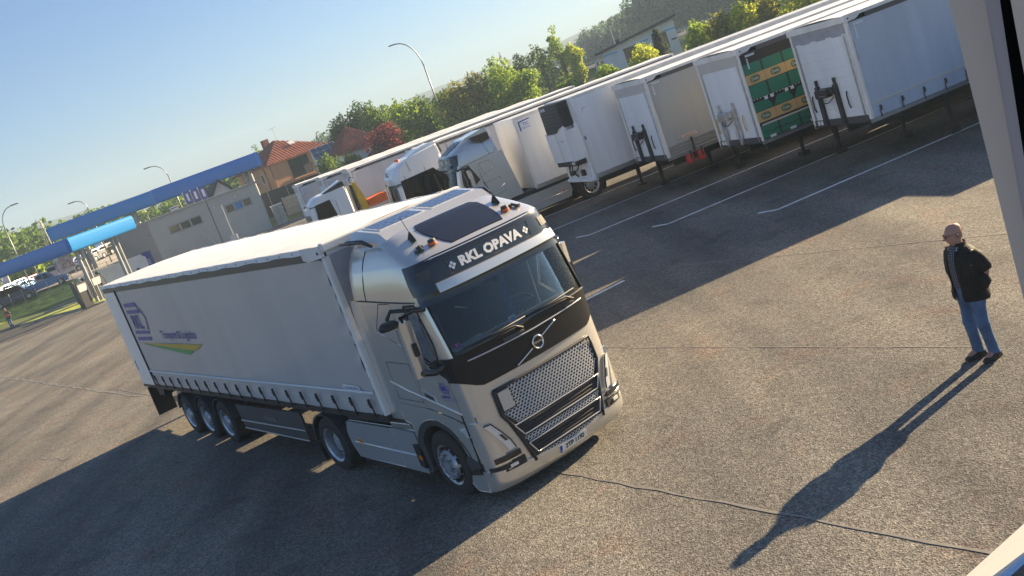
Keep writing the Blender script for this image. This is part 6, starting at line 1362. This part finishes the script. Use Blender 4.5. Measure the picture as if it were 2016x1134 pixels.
# ------------------------------------------------------------------ people
def ell(c, rx, ry, yaw=0, n=20, tilt=0):
    ca, sa = math.cos(yaw), math.sin(yaw); out = []
    for k in range(n):
        a = 2*PI*k/n; x, y = rx*math.cos(a), ry*math.sin(a); out.append(Vector((c[0]+x*ca-y*sa, c[1]+x*sa+y*ca, c[2]+tilt*x)))
    return out
def person(label, loc, rz, vest=False, s=1.0, hands_pocket=True, detail=True):
    """local: faces +x, left side +y, height 1.78"""
    T = thing('person', label, 'person', loc, rz)
    # continuous body grown from a joint skeleton
    J = {'pel': (0, 0, .95), 'wst': (.0, 0, 1.10), 'chs': (-.015, 0, 1.32), 'nck': (-.005, 0, 1.50), 'hd0': (.015, 0, 1.58), 'hd1': (.02, 0, 1.70),
         'hl': (0, .10, .90), 'kl': (.03, .115, .50), 'al': (-.02, .12, .10), 'tl': (.12, .14, .04), 'hr': (0, -.10, .90), 'kr': (.05, -.10, .50), 'ar': (.03, -.10, .10), 'tr': (.18, -.12, .04),
         'sl': (-.01, .20, 1.43), 'el': (-.10, .275, 1.16), 'wl': (-.01, .215, .95), 'fl': (.05, .17, .88), 'sr': (-.01, -.20, 1.43), 'er': (-.10, -.275, 1.16), 'wr': (-.01, -.215, .95), 'fr': (.05, -.17, .88)}
    rad = {'pel': .14, 'wst': .14, 'chs': .125, 'nck': .062, 'hd0': .075, 'hd1': .092, 'hl': .09, 'kl': .055, 'al': .04, 'tl': .035, 'hr': .09, 'kr': .055, 'ar': .04, 'tr': .035, 'sl': .042, 'el': .04, 'wl': .03, 'fl': .035, 'sr': .042, 'er': .04, 'wr': .032, 'fr': .04}
    E_ = [('pel', 'wst'), ('wst', 'chs'), ('chs', 'nck'), ('nck', 'hd0'), ('hd0', 'hd1'), ('pel', 'hl'), ('hl', 'kl'), ('kl', 'al'), ('al', 'tl'), ('pel', 'hr'), ('hr', 'kr'), ('kr', 'ar'), ('ar', 'tr'), ('chs', 'sl'), ('sl', 'el'), ('el', 'wl'), ('wl', 'fl'), ('chs', 'sr'), ('sr', 'er'), ('er', 'wr'), ('wr', 'fr')]
    nm = list(J); me = bpy.data.meshes.new('body'); me.from_pydata([J[k] for k in nm], [(nm.index(a), nm.index(b)) for a, b in E_], []); me.materials.append(M['skin'])
    bo_ = bpy.data.objects.new('body', me); COL.objects.link(bo_); bo_.parent = T
    sk_ = bo_.modifiers.new('skin', 'SKIN'); sk_.use_smooth_shade = True
    for i, k in enumerate(nm): me.skin_vertices[0].data[i].radius = (rad[k], rad[k])
    me.skin_vertices[0].data[0].use_root = True; bo_.modifiers.new('sub', 'SUBSURF').render_levels = 2
    # head, looking along +x with a small extra turn
    hd = MB(); hy = R(-16) if detail else 0; rings = []
    for z, rx, ry, ox in ((1.535, .045, .045, .0), (1.56, .075, .058, .018), (1.59, .088, .066, .022), (1.63, .096, .074, .016), (1.67, .102, .078, .010), (1.71, .100, .078, .0), (1.745, .088, .070, -.008), (1.77, .062, .052, -.012), (1.783, .028, .024, -.014)):
        rings.append([Vector((ox*math.cos(hy), ox*math.sin(hy), 0))+p for p in ell((.015, 0, z), rx, ry, hy, 24)])
    hd.grid(rings, closed=True); hd.add(rings[-1], [tuple(range(24))]); ho_ = hd.build('head', 'skin', T, smooth=True)
    ca, sa = math.cos(hy), math.sin(hy); HP = lambda x, y, z: (.015+x*ca-y*sa, x*sa+y*ca, z)
    MB().tube([HP(.105, 0, 1.665), HP(.128, 0, 1.635), HP(.132, 0, 1.622), HP(.10, 0, 1.61)], [.008, .014, .017, .012], 8).build('nose', 'skin', ho_, smooth=True)
    MB().tube([HP(.098, -.025, 1.588), HP(.106, 0, 1.590), HP(.098, .025, 1.588)], [.004, .007, .004], 6).build('mouth', mat('lip', (.30, .11, .09), .6), ho_, smooth=True)
    for sg in (-1, 1):
        MB().tube([HP(.0, sg*.078, 1.665), HP(-.012, sg*.088, 1.655), HP(-.012, sg*.086, 1.625), HP(.0, sg*.078, 1.61)], [.010, .016, .014, .008], 6).build('ear', 'skin', ho_, smooth=True)
        MB().lathe([(.001, 0), (.011, .004), (.014, .012), (.001, .018)], 8, HP(.088, sg*.030, 1.66), 'x').build('eye', 'paper', ho_)
    if detail:
        gl = MB()
        for sg in (-1, 1):
            gl.tube([HP(.112, sg*.032+.026*math.cos(a), 1.66+.018*math.sin(a)) for a in [2*PI*k/12 for k in range(13)]], .003, 5, cap=False); gl.tube([HP(.108, sg*.058, 1.664), HP(.0, sg*.084, 1.667)], .003, 5)
            gl.add([HP(.112, sg*.032+.025*math.cos(a), 1.66+.017*math.sin(a)) for a in [2*PI*k/12 for k in range(12)]], [tuple(range(12))])
        gl.build('glasses', mat('brown spectacle frame', (.10, .03, .02), .3), ho_)
        hr_ = MB(); rr_ = [[Vector(HP(0, 0, 0))-Vector((.015, 0, 0))*0+Vector((0, 0, 0)) for _ in range(1)]]
        rows = []
        for z, rx, ry in ((1.60, .101, .079), (1.64, .106, .083), (1.68, .106, .082)):
            rows.append([Vector(HP(rx*math.cos(a)-.0, ry*math.sin(a), z)) for a in [R(100+160*k/14) for k in range(15)]])
        hr_.grid(rows).build('short_hair', mat('grey stubble', (.30, .22, .17), .9), T, smooth=True)
    else:
        hr_ = MB(); rows = [[Vector(HP(rx*math.cos(a)-.01, ry*math.sin(a), z)) for a in [2*PI*k/16 for k in range(16)]] for z, rx, ry in ((1.70, .108, .086), (1.74, .098, .078), (1.79, .06, .05), (1.80, .01, .01))]; hr_.grid(rows, closed=True); hr_.build('short_hair', 'black', T, smooth=True)
    # jeans
    for sg, h, k_, a_ in ((1, 'hl', 'kl', 'al'), (-1, 'hr', 'kr', 'ar')):
        H0, K0, A0 = Vector(J[h]), Vector(J[k_]), Vector(J[a_]); mb = MB(); rg = []; rn_ = random.Random(sg+3)
        for t, rx, ry in ((-.12, .125, .110), (0, .122, .105), (.25, .108, .094), (.45, .092, .082), (.55, .086, .078)): rg.append(ell(H0.lerp(K0, t*1.0/.55*.55 if 0 else t), rx, ry))
        for t, rx, ry in ((0, .080, .074), (.05, .084, .076), (.2, .080, .072), (.4, .076, .068), (.6, .072, .064), (.8, .074, .066), (.88, .068, .060), (.95, .076, .066), (1.06, .074, .064)): rg.append(ell(K0.lerp(A0, t), rx*(1+.05*math.sin(t*30)), ry*(1+.05*math.sin(t*24+1)), tilt=.12))
        mb.grid(rg, closed=True)
        mb.build('trouser_leg', 'jeans', T, smooth=True)
        F0 = Vector(J['tl' if sg > 0 else 'tr']); dr = (F0-A0); dr.z = 0; dr.normalize(); yaw = math.atan2(dr.y, dr.x); B0 = Vector((A0.x, A0.y, 0))
        sh = MB(); rg = []
        for x, hw_, ht in ((-.085, .02, .05), (-.075, .036, .085), (-.03, .042, .10), (.03, .046, .085), (.09, .052, .062), (.15, .050, .050), (.185, .036, .038), (.20, .012, .025)):
            c0 = B0+dr*x; sd_ = Vector((-dr.y, dr.x, 0)); rg.append([c0+sd_*hw_*math.cos(a)+Vector((0, 0, ht/2+.005+ht/2*math.sin(a))) for a in [2*PI*q/12 for q in range(12)]])
        sh.grid(rg, closed=True); sh.add(rg[0], [tuple(range(12))]); sh.add(rg[-1], [tuple(range(12))]); sh.build('shoe', 'shoe', T, smooth=True)
        sl_ = MB(); sl_.grid([[B0+dr*x+Vector((-dr.y, dr.x, 0))*w_+Vector((0, 0, z)) for x, w_ in ((-.09, .03), (.0, .048), (.1, .056), (.19, .035), (.19, -.035), (.1, -.056), (0, -.048), (-.09, -.03))] for z in (.0, .022)], closed=True); sl_.build('sole', 'black', T)
    mb = MB(); rg = [ell((0, 0, z), rx, ry) for z, rx, ry in ((.80, .10, .10), (.86, .135, .185), (.94, .145, .195), (1.02, .14, .185), (1.06, .135, .18))]; mb.grid(rg, closed=True); mb.build('trouser_seat', 'jeans', T, smooth=True)
    # shirt
    mb = MB(); sc_ = (1.02, .16, .165, 'x'); rg = [ell((.012, 0, z), rx, ry) for z, rx, ry in ((.98, .150, .178), (1.1, .158, .178), (1.25, .155, .185), (1.38, .135, .185), (1.47, .10, .13), (1.515, .068, .072), (1.53, .064, .066))]; mb.grid(rg, closed=True)
    chk = MATS.get('check')
    if not chk:
        chk = bpy.data.materials.new('check'); chk.use_nodes = True; n = chk.node_tree; b_ = n.nodes['Principled BSDF']; MATS['check'] = chk
        tc = n.nodes.new('ShaderNodeTexCoord'); mp = n.nodes.new('ShaderNodeMapping'); mp.inputs['Scale'].default_value = (1, 1, 1)
        n.links.new(tc.outputs['Object'], mp.inputs[0]); acc = None
        for axis in ('Y', 'Z'):
            wv = n.nodes.new('ShaderNodeTexWave'); wv.wave_type = 'BANDS'; wv.bands_direction = axis; wv.inputs['Scale'].default_value = 11; n.links.new(mp.outputs[0], wv.inputs[0])
            rp = n.nodes.new('ShaderNodeValToRGB'); rp.color_ramp.elements[0].position = .86; rp.color_ramp.elements[0].color = (0, 0, 0, 1); rp.color_ramp.elements[1].position = .90; n.links.new(wv.outputs[0], rp.inputs[0])
            if acc is None: acc = rp.outputs[0]
            else:
                mx = n.nodes.new('ShaderNodeMix'); mx.data_type = 'RGBA'; mx.blend_type = 'LIGHTEN'; mx.inputs[0].default_value = 1; n.links.new(acc, mx.inputs[6]); n.links.new(rp.outputs[0], mx.inputs[7]); acc = mx.outputs[2]
        mm = n.nodes.new('ShaderNodeMix'); mm.data_type = 'RGBA'; mm.inputs[6].default_value = (.012, .014, .03, 1); mm.inputs[7].default_value = (.17, .175, .19, 1); n.links.new(acc, mm.inputs[0]); n.links.new(mm.outputs[2], b_.inputs['Base Color']); b_.inputs['Roughness'].default_value = .85
    mb.build('shirt', chk if detail else 'orange', T, smooth=True)
    # jacket, open at the front, hanging below the waist
    mb = MB(); rg = []; gi = []
    spec = ((.80, .185, .228, .17), (.83, .20, .24, .16), (.90, .20, .242, .15), (1.0, .185, .228, .14), (1.1, .19, .235, .13), (1.2, .195, .245, .13), (1.32, .18, .25, .12), (1.40, .155, .242, .12), (1.455, .13, .19, .14), (1.50, .092, .11, .18), (1.545, .090, .092, .22))
    for z, rx, ry, gap in spec:
        g0 = gap*2.2; row = []
        for k in range(29):
            a = g0+(2*PI-2*g0)*k/28; wv = 1+.03*math.sin(a*5+z*14)+.02*math.sin(z*40+a*3)
            row.append(Vector((-.01+rx*math.cos(a)*wv, ry*math.sin(a)*wv, z+(.02*math.cos(a) if z < .9 else 0))))
        rg.append(row); gi.append([Vector((-.01+(p.x+.01)*.93, p.y*.93, p.z)) for p in row])
    mb.shell(rg, gi); jo = mb.build('jacket', 'jacket' if detail else 'black', T, smooth=60)
    for sg, a, b, c in ((1, 'sl', 'el', 'wl'), (-1, 'sr', 'er', 'wr')):
        S0, E0_, W0 = Vector(J[a]), Vector(J[b]), Vector(J[c]); sl_ = MB(); pts = [S0+Vector((0, -sg*.03, .0)), S0.lerp(E0_, .3)+Vector((0, sg*.01, 0)), S0.lerp(E0_, .65), E0_+Vector((-.01, sg*.005, 0)), E0_.lerp(W0, .3), E0_.lerp(W0, .6), E0_.lerp(W0, .85), W0+Vector((.01, 0, -.01))]
        sl_.tube(pts, [.080, .098, .096, .092, .088, .084, .072, .055], 16); sl_.build('sleeve', 'jacket' if detail else 'black', T, smooth=True, sub=1)
        # hand: palm and five fingers, slipping into the pocket
        Hh_ = MB(); w0 = W0+Vector((.012, 0, -.015)); d1 = (Vector(J['fl' if sg > 0 else 'fr'])-W0).normalized(); sd_ = Vector((d1.z, 0, -d1.x)).normalized()
        Hh_.tube([w0, w0+d1*.04, w0+d1*.085], [.026, .036, .034], 10)
        for q in range(4): st_ = w0+d1*.075+sd_*(-.03+.02*q); Hh_.tube([st_, st_+d1*(.03+.004*(q in (1, 2))), st_+d1*(.055+.008*(q in (1, 2)))+Vector((-.006, -sg*.012, 0))], [.0095, .009, .0075], 6)
        st_ = w0+d1*.02+sd_*-.03; Hh_.tube([st_, st_+d1*.03-sd_*.018, st_+d1*.055-sd_*.02], [.011, .010, .008], 6); Hh_.build('hand', 'skin', T, smooth=True)
    if detail:
        cl = MB(); cl.tube([(.145, .055, .98), (.150, .060, 1.2), (.120, .070, 1.38), (.085, .075, 1.5)], .006, 5); cl.tube([(.145, -.055, .98), (.150, -.060, 1.2), (.120, -.070, 1.38), (.085, -.075, 1.5)], .006, 5); cl.build('jacket_zip', 'galv', jo)
        MB().tube([(.02, .205, 1.16), (.06, .225, 1.20)], .008, 5).build('pocket_flap', 'black', jo); MB().lathe([(.008, 0), (.001, .006)], 8, (.06, .23, 1.28), 'y').build('snap_button', 'chrome', jo)
    if vest: MB().grid([[Vector((p.x*1.04, p.y*1.04, p.z)) for p in ell((0, 0, z), rx, ry)] for z, rx, ry in ((1.02, .20, .25), (1.2, .21, .26), (1.28, .20, .255))], closed=True).build('orange_vest', 'orange', T, smooth=True)
    T.scale = (s, s, s); return T
person('bald man in black jacket, check shirt and jeans standing on the sunlit asphalt', (5.33, 11.78, .008), R(192), True and False, 1.0)
person('distant man in black top and orange vest standing beside the grass island tip', (-43.9, 91.4, .01), R(240), True, 1.12, detail=False)

# ------------------------------------------------------------------ window frame through which the picture is taken
C0 = Vector((0, 0, 5.18)); fpx = 1962.4
def ray(px, py, d): return C0+(Fv*fpx+r_*(px-1008)+u_*(567-py))*(d/fpx)
def bar(q0, d0, th, nm, m_, par):
    a = [ray(x, y, d0) for x, y in q0]; away = (a[0]+(a[-1]-a[0])*.45-C0).normalized(); b = [p+away*th for p in a]; n = len(a)
    return MB().add([p for p in a+b], [tuple(range(n)), tuple(range(2*n-1, n-1, -1))]+[(i, (i+1) % n, (i+1) % n+n, i+n) for i in range(n)]).build(nm, m_, par)
WF = thing('window_frame', 'blurred taupe window frame standing along the right picture edge', 'window frame')
bar([(1843, -100), (1921, -100), (2063, 700), (2043, 700)], .90, .05, 'outer_casing', 'frame', WF)
bar([(1921, -100), (1953, -100), (2076, 700), (2063, 700)], .905, .05, 'casing_edge', 'framel', WF)
bar([(1945, -100), (1976, -100), (2125, 700), (2066, 700)], .93, .05, 'gasket_strip', 'gasket', WF)
bar([(1971, -100), (2060, -100), (2260, 700), (2118, 700)], .88, .06, 'inner_sash', 'frame', WF)
SI = thing('window_sill', 'white window sill with blue film edge in the lower right corner', 'window sill')
def slab(pts, th, nm, m_, par):
    a = [ray(x, y, d) for x, y, d in pts]; n_ = (a[1]-a[0]).cross(a[3]-a[0]).normalized(); n_ = n_ if n_.z > 0 else -n_; b = [p-n_*th for p in a]
    return MB().add(a+b, [(0, 1, 2, 3), (7, 6, 5, 4), (0, 1, 5, 4), (1, 2, 6, 5), (2, 3, 7, 6), (3, 0, 4, 7)]).build(nm, m_, par)
slab([(1862, 1170, 1.00), (2140, 919, 1.28), (2190, 935, .98), (1925, 1172, .74)], .012, 'sill_board', 'sill', SI)
slab([(1925, 1174, .737), (2190, 937, .977), (2200, 945, .965), (1938, 1180, .727)], .006, 'blue_edge', 'sillb', SI)
slab([(1938, 1182, .725), (2200, 947, .96), (2300, 1100, .80), (2060, 1330, .60)], .02, 'black_gasket', 'gasket', SI)

# ------------------------------------------------------------------ haze
hz = MB().box((-1300, -60, -4), (1300, 1250, 62)).build('haze', 'frame'); hz.data.materials.clear()
hm = bpy.data.materials.new('haze'); hm.use_nodes = True; n = hm.node_tree; n.nodes.remove(n.nodes['Principled BSDF'])
pv = n.nodes.new('ShaderNodeVolumePrincipled'); pv.inputs['Color'].default_value = (.60, .79, 1.0, 1); pv.inputs['Density'].default_value = .0007; pv.inputs['Anisotropy'].default_value = .1
n.links.new(pv.outputs[0], n.nodes['Material Output'].inputs['Volume']); hz.data.materials.append(hm); hz['kind'] = 'stuff'
